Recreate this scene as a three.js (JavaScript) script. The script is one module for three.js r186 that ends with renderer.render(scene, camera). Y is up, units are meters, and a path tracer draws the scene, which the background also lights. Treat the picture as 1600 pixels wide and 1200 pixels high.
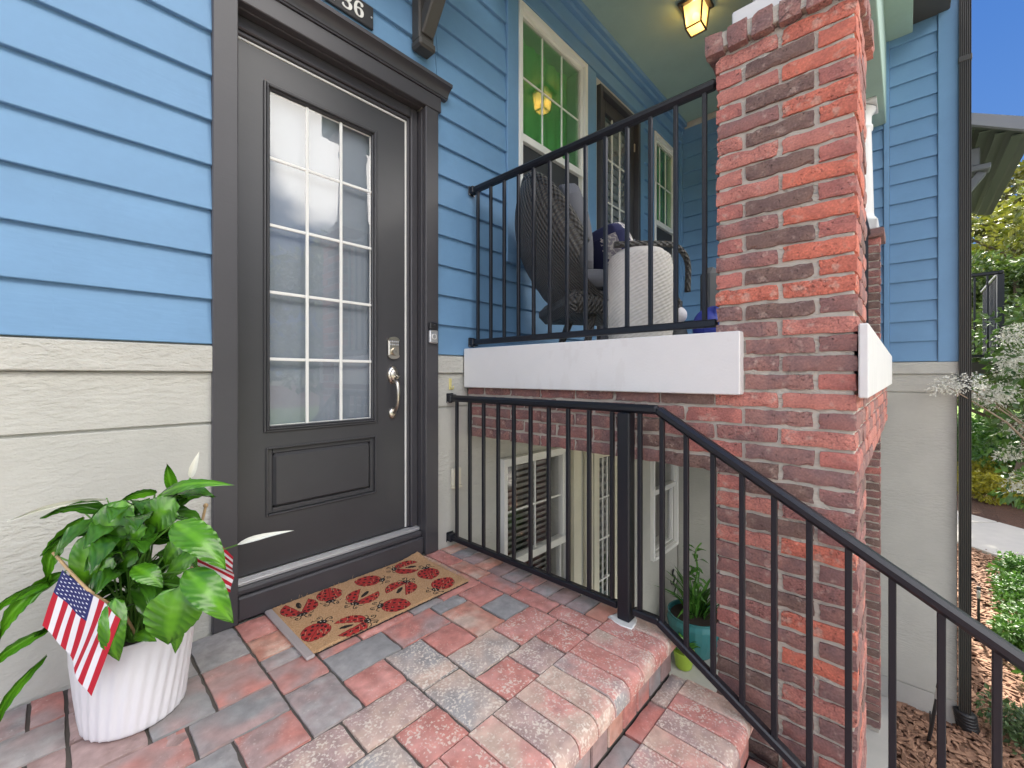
import * as THREE from 'three';
import { mergeGeometries, mergeVertices, toCreasedNormals } from 'three/addons/utils/BufferGeometryUtils.js';
import { ImprovedNoise } from 'three/addons/math/ImprovedNoise.js';
import { FontLoader } from 'three/addons/loaders/FontLoader.js';
import { TextGeometry } from 'three/addons/geometries/TextGeometry.js';

// ---------------------------------------------------------------- camera, sky, sun, exposure
const scene = new THREE.Scene();
const camera = new THREE.PerspectiveCamera(84.2, 4 / 3, 0.05, 400);
camera.position.set(0, 1.11, 2.2);
camera.lookAt(0.7337, 1.11, 2.2 - 0.6795);
camera.setViewOffset(1600, 1200, 0, 13, 1600, 1200);
const renderer = new THREE.WebGLRenderer();
renderer.toneMapping = THREE.LinearToneMapping;
renderer.toneMappingExposure = 6.6;
renderer.shadowMap.enabled = true;

const noise = new ImprovedNoise();
function fbm(x, y, z, oct = 4) { let a = 0, s = 0.5, f = 1; for (let i = 0; i < oct; i++) { a += s * noise.noise(x * f + 7.3 * i, y * f + 3.1 * i, z * f + 1.7 * i); s *= 0.5; f *= 2.03; } return a; }
function rngOf(seed) { let a = seed >>> 0; return () => { a = (a + 0x6D2B79F5) | 0; let t = Math.imul(a ^ (a >>> 15), 1 | a); t = (t + Math.imul(t ^ (t >>> 7), 61 | t)) ^ t; return ((t ^ (t >>> 14)) >>> 0) / 4294967296; }; }
const clamp = (x, a, b) => Math.min(b, Math.max(a, x));
const smooth = (a, b, x) => { const t = clamp((x - a) / (b - a), 0, 1); return t * t * (3 - 2 * t); };
const lerp = (a, b, t) => a + (b - a) * t;

function makeSky() {                       // broken cloud over deep blue, alike all round
  const W = 1024, Hh = 512, data = new Float32Array(W * Hh * 4);
  for (let j = 0; j < Hh; j++) for (let i = 0; i < W; i++) {
    const el = ((j + 0.5) / Hh - 0.5) * Math.PI, az = ((i + 0.5) / W) * 2 * Math.PI - Math.PI;
    const dx = Math.cos(el) * Math.cos(az), dy = Math.sin(el), dz = Math.cos(el) * Math.sin(az);
    const up = Math.max(dy, 0);
    const hz = Math.pow(up, 0.4); let r = lerp(0.05, 0.002, hz), g = lerp(0.09, 0.020, hz), b = lerp(0.15, 0.085, hz);
    const k = 1 / (up + 0.28);
    const n = fbm(dx * k * 1.25 + 39.73, dz * k * 1.25 + 26.39, 0.6 + up, 6);
    const c = smooth(0.0, 0.22, n) * 0.96;
    const core = 0.93 + 0.16 * fbm(dx * k * 3 + 1, dz * k * 3 + 5, 8, 4);
    r = lerp(r, 1.17 * core, c); g = lerp(g, 1.12 * core, c); b = lerp(b, 1.06 * core, c);
    if (dy < 0) { r = 0.16; g = 0.16; b = 0.13; }
    const o = (j * W + i) * 4; data[o] = r; data[o + 1] = g; data[o + 2] = b; data[o + 3] = 1;
  }
  const t = new THREE.DataTexture(data, W, Hh, THREE.RGBAFormat, THREE.FloatType);
  t.mapping = THREE.EquirectangularReflectionMapping; t.magFilter = THREE.LinearFilter; t.minFilter = THREE.LinearFilter; t.needsUpdate = true;
  return t;
}
const skyTex = makeSky();
scene.background = skyTex; scene.environment = skyTex;

const sun = new THREE.DirectionalLight(new THREE.Color(1.0, 0.93, 0.82), 2.3);
sun.position.set(34, 28, 1); sun.target.position.set(4, 0, 2);
sun.castShadow = true; sun.shadow.radius = 2;
Object.assign(sun.shadow.camera, { left: -30, right: 30, top: 30, bottom: -30, near: 1, far: 120 });
sun.shadow.mapSize.set(2048, 2048);
scene.add(sun, sun.target);

// ---------------------------------------------------------------- helpers
const taken = {};
function numbered(n) { const k = taken[n] = (taken[n] ?? -1) + 1; return k ? n + '_' + String(k).padStart(3, '0') : n; }
function thing(name, label, category, pos = [0, 0, 0], group) {
  const o = new THREE.Group(); o.name = numbered(name); o.position.set(...pos); scene.add(o);
  o.userData = { label, category }; if (group) o.userData.group = group; return o;
}
function structure(name, label, category, pos = [0, 0, 0]) { const o = thing(name, label, category, pos); o.userData.kind = 'structure'; return o; }
function part(parent, name, geo, m, pos, rot) {
  const o = new THREE.Mesh(geo, m); o.name = name; o.castShadow = o.receiveShadow = true;
  if (pos) o.position.set(...pos); if (rot) o.rotation.set(...rot);
  parent.add(o); return o;
}
function boxUV(g, s = 1, ou = 0, ov = 0) {          // planar uv in metres by dominant normal
  if (g.index) g = g.toNonIndexed();
  const p = g.attributes.position; if (!g.attributes.normal) g.computeVertexNormals();
  const uv = new Float32Array(p.count * 2), a = new THREE.Vector3(), b = new THREE.Vector3(), c = new THREE.Vector3(), n = new THREE.Vector3();
  for (let i = 0; i < p.count; i += 3) {
    a.fromBufferAttribute(p, i); b.fromBufferAttribute(p, i + 1); c.fromBufferAttribute(p, i + 2);
    n.subVectors(b, a).cross(c.clone().sub(a)); const ax = Math.abs(n.x), ay = Math.abs(n.y), az = Math.abs(n.z);
    for (let k = 0; k < 3; k++) {
      const q = [a, b, c][k]; let u, v;
      if (ax >= ay && ax >= az) { u = q.z; v = q.y; } else if (ay >= az) { u = q.x; v = q.z; } else { u = q.x; v = q.y; }
      uv[(i + k) * 2] = u * s + ou; uv[(i + k) * 2 + 1] = v * s + ov;
    }
  }
  g.setAttribute('uv', new THREE.BufferAttribute(uv, 2)); return g;
}
function cboxGeo(w, h, d, c = 0.003) {              // chamfered box, 44 triangles
  c = Math.min(c, w * 0.45, h * 0.45, d * 0.45);
  const V = (sx, sy, sz, f) => [sx * (w / 2 - (f === 0 ? 0 : c)), sy * (h / 2 - (f === 1 ? 0 : c)), sz * (d / 2 - (f === 2 ? 0 : c))];
  const out = [];
  const tri = (a, b, cc) => {
    const n = [(b[1] - a[1]) * (cc[2] - a[2]) - (b[2] - a[2]) * (cc[1] - a[1]), (b[2] - a[2]) * (cc[0] - a[0]) - (b[0] - a[0]) * (cc[2] - a[2]), (b[0] - a[0]) * (cc[1] - a[1]) - (b[1] - a[1]) * (cc[0] - a[0])];
    const m = (a[0] + b[0] + cc[0]) * n[0] + (a[1] + b[1] + cc[1]) * n[1] + (a[2] + b[2] + cc[2]) * n[2];
    if (m < 0) out.push(...a, ...cc, ...b); else out.push(...a, ...b, ...cc);
  };
  const quad = (a, b, cc, dd) => { tri(a, b, cc); tri(a, cc, dd); };
  const S = [-1, 1];
  for (const s of S) { quad(V(s, -1, -1, 0), V(s, 1, -1, 0), V(s, 1, 1, 0), V(s, -1, 1, 0)); quad(V(-1, s, -1, 1), V(1, s, -1, 1), V(1, s, 1, 1), V(-1, s, 1, 1)); quad(V(-1, -1, s, 2), V(1, -1, s, 2), V(1, 1, s, 2), V(-1, 1, s, 2)); }
  for (const s of S) for (const t of S) {
    quad(V(s, t, -1, 0), V(s, t, 1, 0), V(s, t, 1, 1), V(s, t, -1, 1));
    quad(V(s, -1, t, 0), V(s, 1, t, 0), V(s, 1, t, 2), V(s, -1, t, 2));
    quad(V(-1, s, t, 1), V(1, s, t, 1), V(1, s, t, 2), V(-1, s, t, 2));
    for (const r of S) tri(V(s, t, r, 0), V(s, t, r, 1), V(s, t, r, 2));
  }
  const g = new THREE.BufferGeometry(); g.setAttribute('position', new THREE.Float32BufferAttribute(out, 3)); g.computeVertexNormals(); return g;
}
// box from min/max corners, uv in world metres
function bx(x0, x1, y0, y1, z0, z1, c = 0.003) {
  const g = cboxGeo(x1 - x0, y1 - y0, z1 - z0, c); g.translate((x0 + x1) / 2, (y0 + y1) / 2, (z0 + z1) / 2); return boxUV(g);
}
function bar(p0, p1, w, h, c = 0.004) {             // bar between two points, w sideways, h upwards
  const a = new THREE.Vector3(...p0), b = new THREE.Vector3(...p1), d = b.clone().sub(a), L = d.length();
  const g = cboxGeo(w, h, L, c), m = new THREE.Matrix4();
  const z = d.normalize(), up = Math.abs(z.y) > 0.98 ? new THREE.Vector3(1, 0, 0) : new THREE.Vector3(0, 1, 0), x = up.cross(z).normalize(), y = z.clone().cross(x);
  m.makeBasis(x, y, z).setPosition(a.add(b).multiplyScalar(0.5)); g.applyMatrix4(m); return boxUV(g);
}
function tube(pts, r0, r1, seg = 12, rad = 7) {     // tapered tube with closed ends
  const cv = new THREE.CatmullRomCurve3(pts.map(p => new THREE.Vector3(...p))), fr = cv.computeFrenetFrames(seg), pos = [], uv = [], idx = [];
  const L = cv.getLength();
  for (let i = 0; i <= seg; i++) {
    const t = i / seg, c = cv.getPointAt(t), r = lerp(r0, r1, t);
    for (let k = 0; k <= rad; k++) { const a = k / rad * Math.PI * 2, n = fr.normals[i], b = fr.binormals[i]; pos.push(c.x + r * (Math.cos(a) * n.x + Math.sin(a) * b.x), c.y + r * (Math.cos(a) * n.y + Math.sin(a) * b.y), c.z + r * (Math.cos(a) * n.z + Math.sin(a) * b.z)); uv.push(a * r0, t * L); }
  }
  for (let i = 0; i < seg; i++) for (let k = 0; k < rad; k++) { const a = i * (rad + 1) + k, b = a + rad + 1; idx.push(a, b, a + 1, b, b + 1, a + 1); }
  for (let k = 1; k < rad - 1; k++) { idx.push(0, k, k + 1); const e = seg * (rad + 1); idx.push(e, e + k + 1, e + k); }
  const g = new THREE.BufferGeometry(); g.setAttribute('position', new THREE.Float32BufferAttribute(pos, 3)); g.setAttribute('uv', new THREE.Float32BufferAttribute(uv, 2)); g.setIndex(idx); g.computeVertexNormals(); return g;
}
function merge(list) { return mergeGeometries(list.map(g => { g = g.index ? g.toNonIndexed() : g; for (const k of Object.keys(g.attributes)) if (!['position', 'normal', 'uv'].includes(k)) g.deleteAttribute(k); if (!g.attributes.uv) g = boxUV(g); return g; })); }
function lathe(pts, seg = 40) { return new THREE.LatheGeometry(pts.map(p => new THREE.Vector2(...p)), seg); }

// ---------------------------------------------------------------- textures and materials
function dataTex(n, fn, srgb, rep = 1) {
  const d = new Uint8Array(n * n * 4);
  for (let j = 0; j < n; j++) for (let i = 0; i < n; i++) { const c = fn(i / n, j / n, i, j); const o = (j * n + i) * 4; for (let k = 0; k < 3; k++) d[o + k] = clamp(Math.round((Array.isArray(c) ? c[k] : c) * 255), 0, 255); d[o + 3] = 255; }
  const t = new THREE.DataTexture(d, n, n, THREE.RGBAFormat); t.wrapS = t.wrapT = THREE.RepeatWrapping; t.magFilter = THREE.LinearFilter; t.minFilter = THREE.LinearMipmapLinearFilter; t.generateMipmaps = true;
  if (srgb) t.colorSpace = THREE.SRGBColorSpace; t.repeat.set(rep, rep); t.needsUpdate = true; return t;
}
// tiling fbm: blend of shifted copies
function tfbm(u, v, f, oct, s) { const w = (a, b) => fbm(a * f + s, b * f + s * 1.3, s * 0.7, oct); return w(u, v) * (1 - u) * (1 - v) + w(u - 1, v) * u * (1 - v) + w(u, v - 1) * (1 - u) * v + w(u - 1, v - 1) * u * v; }
const lin = (r, g, b) => new THREE.Color().setRGB(r, g, b);
const M = {};
const std = (color, rough = 0.6, extra = {}) => new THREE.MeshStandardMaterial({ color, roughness: rough, ...extra });
const mottle = dataTex(256, (u, v) => { const a = 0.90 + 0.16 * tfbm(u, v, 5, 5, 3.1) + 0.05 * tfbm(u, v, 40, 2, 1.1); return [a, a, a]; }, false, 0.9);
const stuccoBump = dataTex(512, (u, v) => 0.5 + 0.9 * tfbm(u, v * 2.6, 14, 4, 9.2) + 0.5 * tfbm(u, v * 1.5, 60, 2, 2.4), false, 1.6);
const fineBump = dataTex(256, (u, v) => 0.5 + 0.8 * tfbm(u, v, 30, 3, 5.5), false, 3);
const paintBump = dataTex(256, (u, v) => 0.5 + 0.6 * tfbm(u * 0.5, v * 2, 16, 3, 7.7), false, 2);
M.siding = std(lin(0.160, 0.320, 0.520), 0.55, { map: mottle, bumpMap: paintBump, bumpScale: 0.0006 });
M.sidingTrim = std(lin(0.160, 0.320, 0.520), 0.5, { map: mottle });
M.stucco = std(lin(0.53, 0.525, 0.475), 0.92, { map: mottle, bumpMap: stuccoBump, bumpScale: 0.0028 });
M.cream = std(lin(0.72, 0.69, 0.55), 0.7, { map: mottle });
M.dark = std(lin(0.064, 0.062, 0.068), 0.40, { map: mottle, bumpMap: paintBump, bumpScale: 0.0003 });
M.doorPaint = std(lin(0.060, 0.060, 0.064), 0.34, { map: mottle, bumpMap: paintBump, bumpScale: 0.0002 });
M.bracket = std(lin(0.06, 0.056, 0.05), 0.5);
M.white = std(lin(0.76, 0.76, 0.75), 0.5, { map: dataTex(256, (u, v) => { const a = 0.93 + 0.10 * tfbm(u, v, 5, 5, 3.7), k = smooth(0.18, 0.34, tfbm(u * 3, v * 0.7, 8, 4, 6.1)); return [a - 0.03 * k, a - 0.035 * k, a - 0.04 * k]; }, false, 0.8), bumpMap: fineBump, bumpScale: 0.0006 });
M.whiteTrim = std(lin(0.78, 0.78, 0.74), 0.45);
M.strip = std(lin(0.72, 0.72, 0.68), 0.5);
M.alu = std(lin(0.62, 0.62, 0.62), 0.42, { metalness: 0.6 });
M.rail = std(lin(0.011, 0.013, 0.019), 0.36, { metalness: 0.2, bumpMap: fineBump, bumpScale: 0.0003 });
M.nickel = std(lin(0.58, 0.54, 0.46), 0.28, { metalness: 1 });
M.black = std(lin(0.02, 0.02, 0.022), 0.45);
M.silver = std(lin(0.55, 0.55, 0.55), 0.35, { metalness: 0.7 });
M.ceiling = std(lin(0.34, 0.48, 0.42), 0.7, { map: mottle });
M.interior = std(lin(0.35, 0.34, 0.32), 0.9);
M.glass_backing = std(lin(0.50, 0.53, 0.56), 0.95);
M.reflectGreen = std(lin(0.30, 0.50, 0.25), 0.9, { side: THREE.DoubleSide });  // green reflection of trees and lawn put into the colour
M.screen = std(lin(0.035, 0.038, 0.042), 0.7);
M.blind = std(lin(0.26, 0.265, 0.25), 0.7);
M.glass = new THREE.MeshPhysicalMaterial({ color: 0xffffff, transmission: 1, thickness: 0, roughness: 0.01, ior: 1.54 });
M.glassGreen = new THREE.MeshPhysicalMaterial({ color: lin(0.75, 0.92, 0.78), transmission: 1, thickness: 0, roughness: 0.02, ior: 1.6 });  // green tint stands in for trees mirrored in the panes
M.soil = std(lin(0.03, 0.022, 0.016), 0.95);
M.concrete = std(lin(0.52, 0.51, 0.47), 0.9, { map: mottle, bumpMap: fineBump, bumpScale: 0.001 });
M.path = std(lin(0.56, 0.53, 0.48), 0.9, { map: mottle, bumpMap: fineBump, bumpScale: 0.001 });
M.mortar = std(lin(0.52, 0.485, 0.42), 0.95, { map: mottle, bumpMap: stuccoBump, bumpScale: 0.006 });
M.sand = std(lin(0.13, 0.115, 0.10), 0.95, { map: mottle });
M.grey = std(lin(0.10, 0.105, 0.11), 0.9, { bumpMap: fineBump, bumpScale: 0.001 });
M.farTrim = std(lin(0.10, 0.115, 0.13), 0.55);
M.bronze = std(lin(0.050, 0.048, 0.042), 0.42, { metalness: 0.2 });

const brickBump = dataTex(512, (u, v) => { const a = tfbm(u, v, 9, 5, 4.4), pit = smooth(0.16, 0.24, tfbm(u, v, 26, 2, 12.5)); return 0.62 + 0.5 * a - 0.5 * pit + 0.3 * tfbm(u, v, 60, 2, 8.8); }, false, 3.2);
function brickTex(seed, base, alt, dark) {
  return dataTex(256, (u, v) => {
    const a = smooth(-0.16, 0.2, tfbm(u, v, 4, 4, seed)), b = smooth(0.16, 0.30, tfbm(u, v, 22, 2, seed + 5)), w = smooth(0.06, 0.30, tfbm(u, v, 9, 5, seed + 9)), k = 1 + 0.5 * tfbm(u, v, 45, 2, seed + 2);
    return [0, 1, 2].map(i => { let c = lerp(base[i], alt[i], a); c = lerp(c, dark[i], b * 0.75); c = lerp(c, [0.74, 0.67, 0.62][i], w * 0.55); return c * k; });
  }, true, 3.2);
}
const brickMats = [
  [[0.74, 0.49, 0.44], [0.64, 0.42, 0.385], [0.38, 0.26, 0.25]],     // pink red
  [[0.78, 0.45, 0.37], [0.70, 0.41, 0.35], [0.44, 0.27, 0.24]],      // orange red
  [[0.49, 0.395, 0.36], [0.42, 0.335, 0.32], [0.30, 0.235, 0.22]],   // dark brown
  [[0.71, 0.45, 0.41], [0.60, 0.39, 0.365], [0.22, 0.15, 0.15]],     // pitted red
  [[0.50, 0.39, 0.38], [0.58, 0.43, 0.40], [0.33, 0.25, 0.245]],     // mauve
  [[0.59, 0.415, 0.39], [0.50, 0.38, 0.37], [0.36, 0.26, 0.25]],     // russet mauve
].map((c, i) => new THREE.MeshStandardMaterial({ map: brickTex(2.3 + i * 3.7, ...c), bumpMap: brickBump, bumpScale: 0.007, roughness: 0.88 }));
M.brickMerged = brickMats[4];

function paverTex(seed, a, b, speck) {
  return dataTex(512, (u, v, i, j) => {
    const t = smooth(-0.17, 0.17, tfbm(u, v, 3, 3, seed)), d = 1 + 0.34 * tfbm(u, v, 12, 4, seed + 3);
    const s = smooth(0.05, 0.22, tfbm(u, v, 58, 2, seed + 6) + 0.35 * tfbm(u, v, 5, 3, seed + 8) - 0.16 + 0.24 * speck) * Math.min(1, speck * 1.1);
    return [0, 1, 2].map(k => lerp(lerp(a[k], b[k], t) * d, [0.86, 0.82, 0.77][k], s));
  }, true, 2.1);
}
const paverBump = dataTex(512, (u, v) => 0.5 + 0.5 * tfbm(u, v, 8, 3, 2.2) + 0.55 * tfbm(u, v, 70, 2, 7.4), false, 2.1);
const PV = { red: [0.75, 0.50, 0.46], rose: [0.80, 0.58, 0.545], grey: [0.62, 0.605, 0.60], slate: [0.57, 0.57, 0.57], tan: [0.78, 0.68, 0.62], mauve: [0.66, 0.565, 0.55], brown: [0.57, 0.475, 0.455], orange: [0.77, 0.545, 0.475] };
const paverMat = {}; let pseed = 1.7;
for (const [k, a, b, s] of [['red', 'red', 'rose', 0.35], ['redS', 'rose', 'red', 0.75], ['grey', 'grey', 'mauve', 0.3], ['greyS', 'grey', 'tan', 0.85], ['slate', 'slate', 'grey', 0.15], ['mix', 'mauve', 'red', 0.3], ['mixS', 'tan', 'mauve', 0.8], ['brown', 'brown', 'mauve', 0.15], ['brown2', 'mauve', 'slate', 0.15], ['orange', 'orange', 'tan', 0.3], ['pinkS', 'rose', 'tan', 0.75], ['nose', 'tan', 'rose', 0.75], ['noseG', 'grey', 'rose', 0.75]])
  paverMat[k] = new THREE.MeshStandardMaterial({ map: paverTex(pseed += 2.9, PV[a], PV[b], s), bumpMap: paverBump, bumpScale: 0.0022, roughness: 0.8 });

// ---------------------------------------------------------------- ground, patio, path
{
  const gm = std(0xffffff, 0.95, { map: dataTex(512, (u, v) => { const t = 0.5 + tfbm(u, v, 14, 4, 6.6), k = 0.5 + 0.8 * tfbm(u, v, 60, 2, 3.3); return [0.20 + 0.22 * t * k + 0.08, 0.13 + 0.13 * t * k + 0.06, 0.09 + 0.09 * t * k + 0.05]; }, true, 0.7), bumpMap: stuccoBump, bumpScale: 0.02 });
  const g = new THREE.PlaneGeometry(300, 300); g.rotateX(-Math.PI / 2); 
  const s = structure('ground', 'brown mulch covered ground beside the building', 'ground');
  part(s, 'soil', boxUV(g), gm, [0, -2.10, 0]);
  const lawn = structure('lawn', 'sunlit green lawn beyond the walkway', 'lawn');
  const lg = new THREE.PlaneGeometry(60, 60, 1, 1); lg.rotateX(-Math.PI / 2);
  part(lawn, 'turf', boxUV(lg), std(0xffffff, 0.95, { map: dataTex(256, (u, v) => { const t = 0.5 + tfbm(u, v, 20, 4, 2.6); return [0.30 + 0.2 * t, 0.42 + 0.2 * t, 0.12 + 0.08 * t]; }, true, 0.6), bumpMap: stuccoBump, bumpScale: 0.03 }), [50, -2.085, 12]);
  const p = structure('patio', 'grey concrete patio floor under the porch', 'patio');
  part(p, 'slab', bx(1.86, 5.59, -2.2, -2.06, 0.0, 2.12, 0.006), M.concrete);
  const fw = structure('bounce_walk', 'unseen concrete walk added to bounce sunlight into the patio', 'path');  // added out of view, its pale concrete throws sunlight back into the patio
  for (let i = 0; i < 4; i++) part(fw, 'slab', bx(1.90, 4.55, -2.2, -2.065, 2.13 + i * 1.09, 3.21 + i * 1.09, 0.008), M.concrete);
  const w = structure('walkway', 'pale concrete garden walkway past the mulch bed', 'path');
  for (let i = 0; i < 9; i++) part(w, 'slab', (() => { const gg = bx(-1.05, 1.05, -0.05, 0.045, -0.74, 0.74, 0.008); return gg; })(), M.path, [13.6 - i * 1.02, -2.09, 2.4 + i * 1.12], [0, -0.735 + 0.0, 0]);
}
{
  const st = structure('street', 'sunlit concrete street in front of the house', 'road');
  for (let i = 0; i < 10; i++) part(st, 'slab', bx(-22 + i * 5, -17.02 + i * 5, -2.2, -2.075, 6.5, 12.5, 0.01), M.path);
  const l2 = structure('lawn', 'green verge across the street', 'lawn');
  const lg = new THREE.PlaneGeometry(60, 30); lg.rotateX(-Math.PI / 2);
  part(l2, 'turf', boxUV(lg), std(lin(0.12, 0.20, 0.035), 0.95, { map: mottle, bumpMap: stuccoBump, bumpScale: 0.03 }), [0, -2.082, 27.6]);
}
// bark chips: uncountable
{
  const r = rngOf(11), g = cboxGeo(0.075, 0.010, 0.026, 0.003), N = 11000;
  const im = new THREE.InstancedMesh(g, std(0xffffff, 0.9, { bumpMap: fineBump, bumpScale: 0.001 }), N); im.name = 'bark_mulch';
  im.userData = { label: 'brown shredded bark mulch spread over the planting bed', category: 'mulch', kind: 'stuff' };
  const m = new THREE.Matrix4(), q = new THREE.Quaternion(), e = new THREE.Euler(), c = new THREE.Color();
  for (let i = 0; i < N; i++) {
    const x = 4.6 + 7.0 * Math.pow(r(), 1.15), z = 2.14 + (x > 5.6 ? 0.42 : 0) + r() * (0.5 + x * 0.24);
    e.set((r() - 0.5) * 0.7, r() * 6.28, (r() - 0.5) * 0.6); q.setFromEuler(e); const s = 0.5 + r() * 1.0;
    m.compose(new THREE.Vector3(x, -2.092 + r() * 0.03, z), q, new THREE.Vector3(s * (0.7 + r()), s, s * (0.6 + r() * 0.8))); im.setMatrixAt(i, m);
    const t = r(); c.setRGB(0.16 + 0.24 * t, 0.085 + 0.145 * t, 0.052 + 0.095 * t); im.setColorAt(i, c);
  }
  im.castShadow = im.receiveShadow = true; scene.add(im);
}

// ---------------------------------------------------------------- townhouse: the wall at z = 0 and the body behind it
const house = thing('townhouse', 'blue lap sided townhouse with grey stucco base and dark front door', 'building');
const HOLES = [[0.545, 1.582, -0.02, 2.795], [2.52, 3.30, 2.11, 3.92], [3.66, 4.42, 1.28, 3.92], [4.90, 5.50, 2.11, 3.92], [2.32, 3.05, -1.02, 0.45], [3.50, 4.12, -2.06, 0.45], [4.86, 5.50, -1.02, 0.45]];
{
  const s = new THREE.Shape([[-6, -2.2], [5.6, -2.2], [5.6, 9], [-6, 9]].map(p => new THREE.Vector2(...p)));
  for (const [a, b, c, d] of HOLES) s.holes.push(new THREE.Path([[a, c], [a, d], [b, d], [b, c]].map(p => new THREE.Vector2(...p))));
  const g = new THREE.ExtrudeGeometry(s, { depth: 0.2, bevelEnabled: false }); g.translate(0, 0, -0.214);
  part(house, 'wall', boxUV(g), M.stucco);
  part(house, 'back_wall', bx(-6, 12, -2.2, 9, -8.2, -8, 0.01), M.interior);
  part(house, 'side_wall', bx(-6.2, -6, -2.2, 9, -8.2, 0, 0.01), M.siding);
  part(house, 'side_wall', bx(5.61, 5.75, -2.2, 9, -8, -0.22, 0.01), M.interior);
  part(house, 'floor', bx(-6, 5.6, 1.06, 1.2, -8, -0.22, 0.01), M.interior);
  part(house, 'floor', bx(-6, 1.85, -0.14, 0.0, -8, -0.22, 0.01), M.interior);
  part(house, 'floor', bx(-6, 5.6, 4.5, 4.7, -8, -0.22, 0.01), M.interior);
  part(house, 'roof', bx(-6.6, 12.4, 9.0, 9.2, -8.6, 0.5, 0.01), M.bracket);
  // stucco panels flush with z = 0, a recessed groove between them
  const st = (x0, x1, y0, y1) => part(house, 'stucco_panel', bx(x0, x1, y0, y1, -0.014, 0, 0.003), M.stucco);
  st(-6, 0.47, 0.910, 1.125); st(-6, 0.47, -0.15, 0.899);
  st(1.66, 1.925, 0.910, 1.125); st(1.66, 1.925, -0.15, 0.899);
  const belt = (x0, x1) => part(house, 'belt_trim', bx(x0, x1, 1.127, 1.238, -0.014, 0.022, 0.004), M.stucco);
  belt(-6, 0.466); belt(1.664, 1.874);
  // lap siding
  const E0 = 1.246, EX = 0.1925;
  const board = (x0, x1, y0, y1) => {
    const sh = new THREE.Shape(); const zt = -0.010, zb = 0.012;
    sh.moveTo(-0.014, y0); sh.lineTo(zb - 0.002, y0); sh.lineTo(zb, y0 + 0.003); sh.lineTo(zt, y1); sh.lineTo(-0.014, y1);
    const g = new THREE.ExtrudeGeometry(sh, { depth: x1 - x0, bevelEnabled: false }); g.rotateY(Math.PI / 2); g.scale(1, 1, -1);
    // after rotateY: x<-z... rebuild orientation explicitly
    const p = g.attributes.position; for (let i = 0; i < p.count; i++) { const X = p.getX(i), Z = p.getZ(i); p.setXYZ(i, x0 + X, p.getY(i), Z); }
    g.computeVertexNormals(); return boxUV(g, 1, x0, y0 * 3.7);
  };
  globalThis.__board = board;
  for (let k = 0; k < 15; k++) {
    const y0 = E0 + EX * k, y1 = y0 + EX + 0.002;
    if (y0 < 3.3) part(house, 'siding_board', board(-6, 0.466, y0, y1), M.siding);
    if (y0 > 2.9 && y0 < 4.3) part(house, 'siding_board', board(0.47, 1.66, Math.max(y0, 2.965), y1), M.siding);
    const xr = y1 < 2.03 ? 3.53 : 2.305;
    if (y0 < 4.1) part(house, 'siding_board', board(1.664, xr, y0, y1), M.siding);
    if (y0 < 4.0) part(house, 'siding_board', board(4.58, y1 < 2.03 ? 5.598 : 4.80, y0, y1), M.siding);
  }
  // porch wall trim: casings round windows and door, frieze and crown under the ceiling
  const trim = (x0, x1, y0, y1, z1 = 0.02) => part(house, 'trim_board', bx(x0, x1, y0, y1, -0.014, z1, 0.003), M.sidingTrim);
  trim(2.307, 2.43, 2.0, 4.02); trim(3.39, 3.55, 1.28, 4.02); trim(4.46, 4.575, 1.28, 4.02); trim(4.80, 4.835, 2.0, 4.02);
  trim(2.28, 3.54, 1.955, 2.028, 0.045); trim(4.80, 5.56, 1.955, 2.028, 0.045); trim(5.50, 5.598, 1.28, 4.02, 0.03);
  const fr = (y0, y1, z1) => part(house, 'frieze_board', bx(2.307, 5.598, y0, y1, -0.014, z1, 0.004), M.sidingTrim);
  fr(4.022, 4.15, 0.03); fr(4.152, 4.20, 0.055); fr(4.202, 4.30, 0.045); fr(4.302, 4.345, 0.085); fr(4.347, 4.398, 0.12);
}
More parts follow.
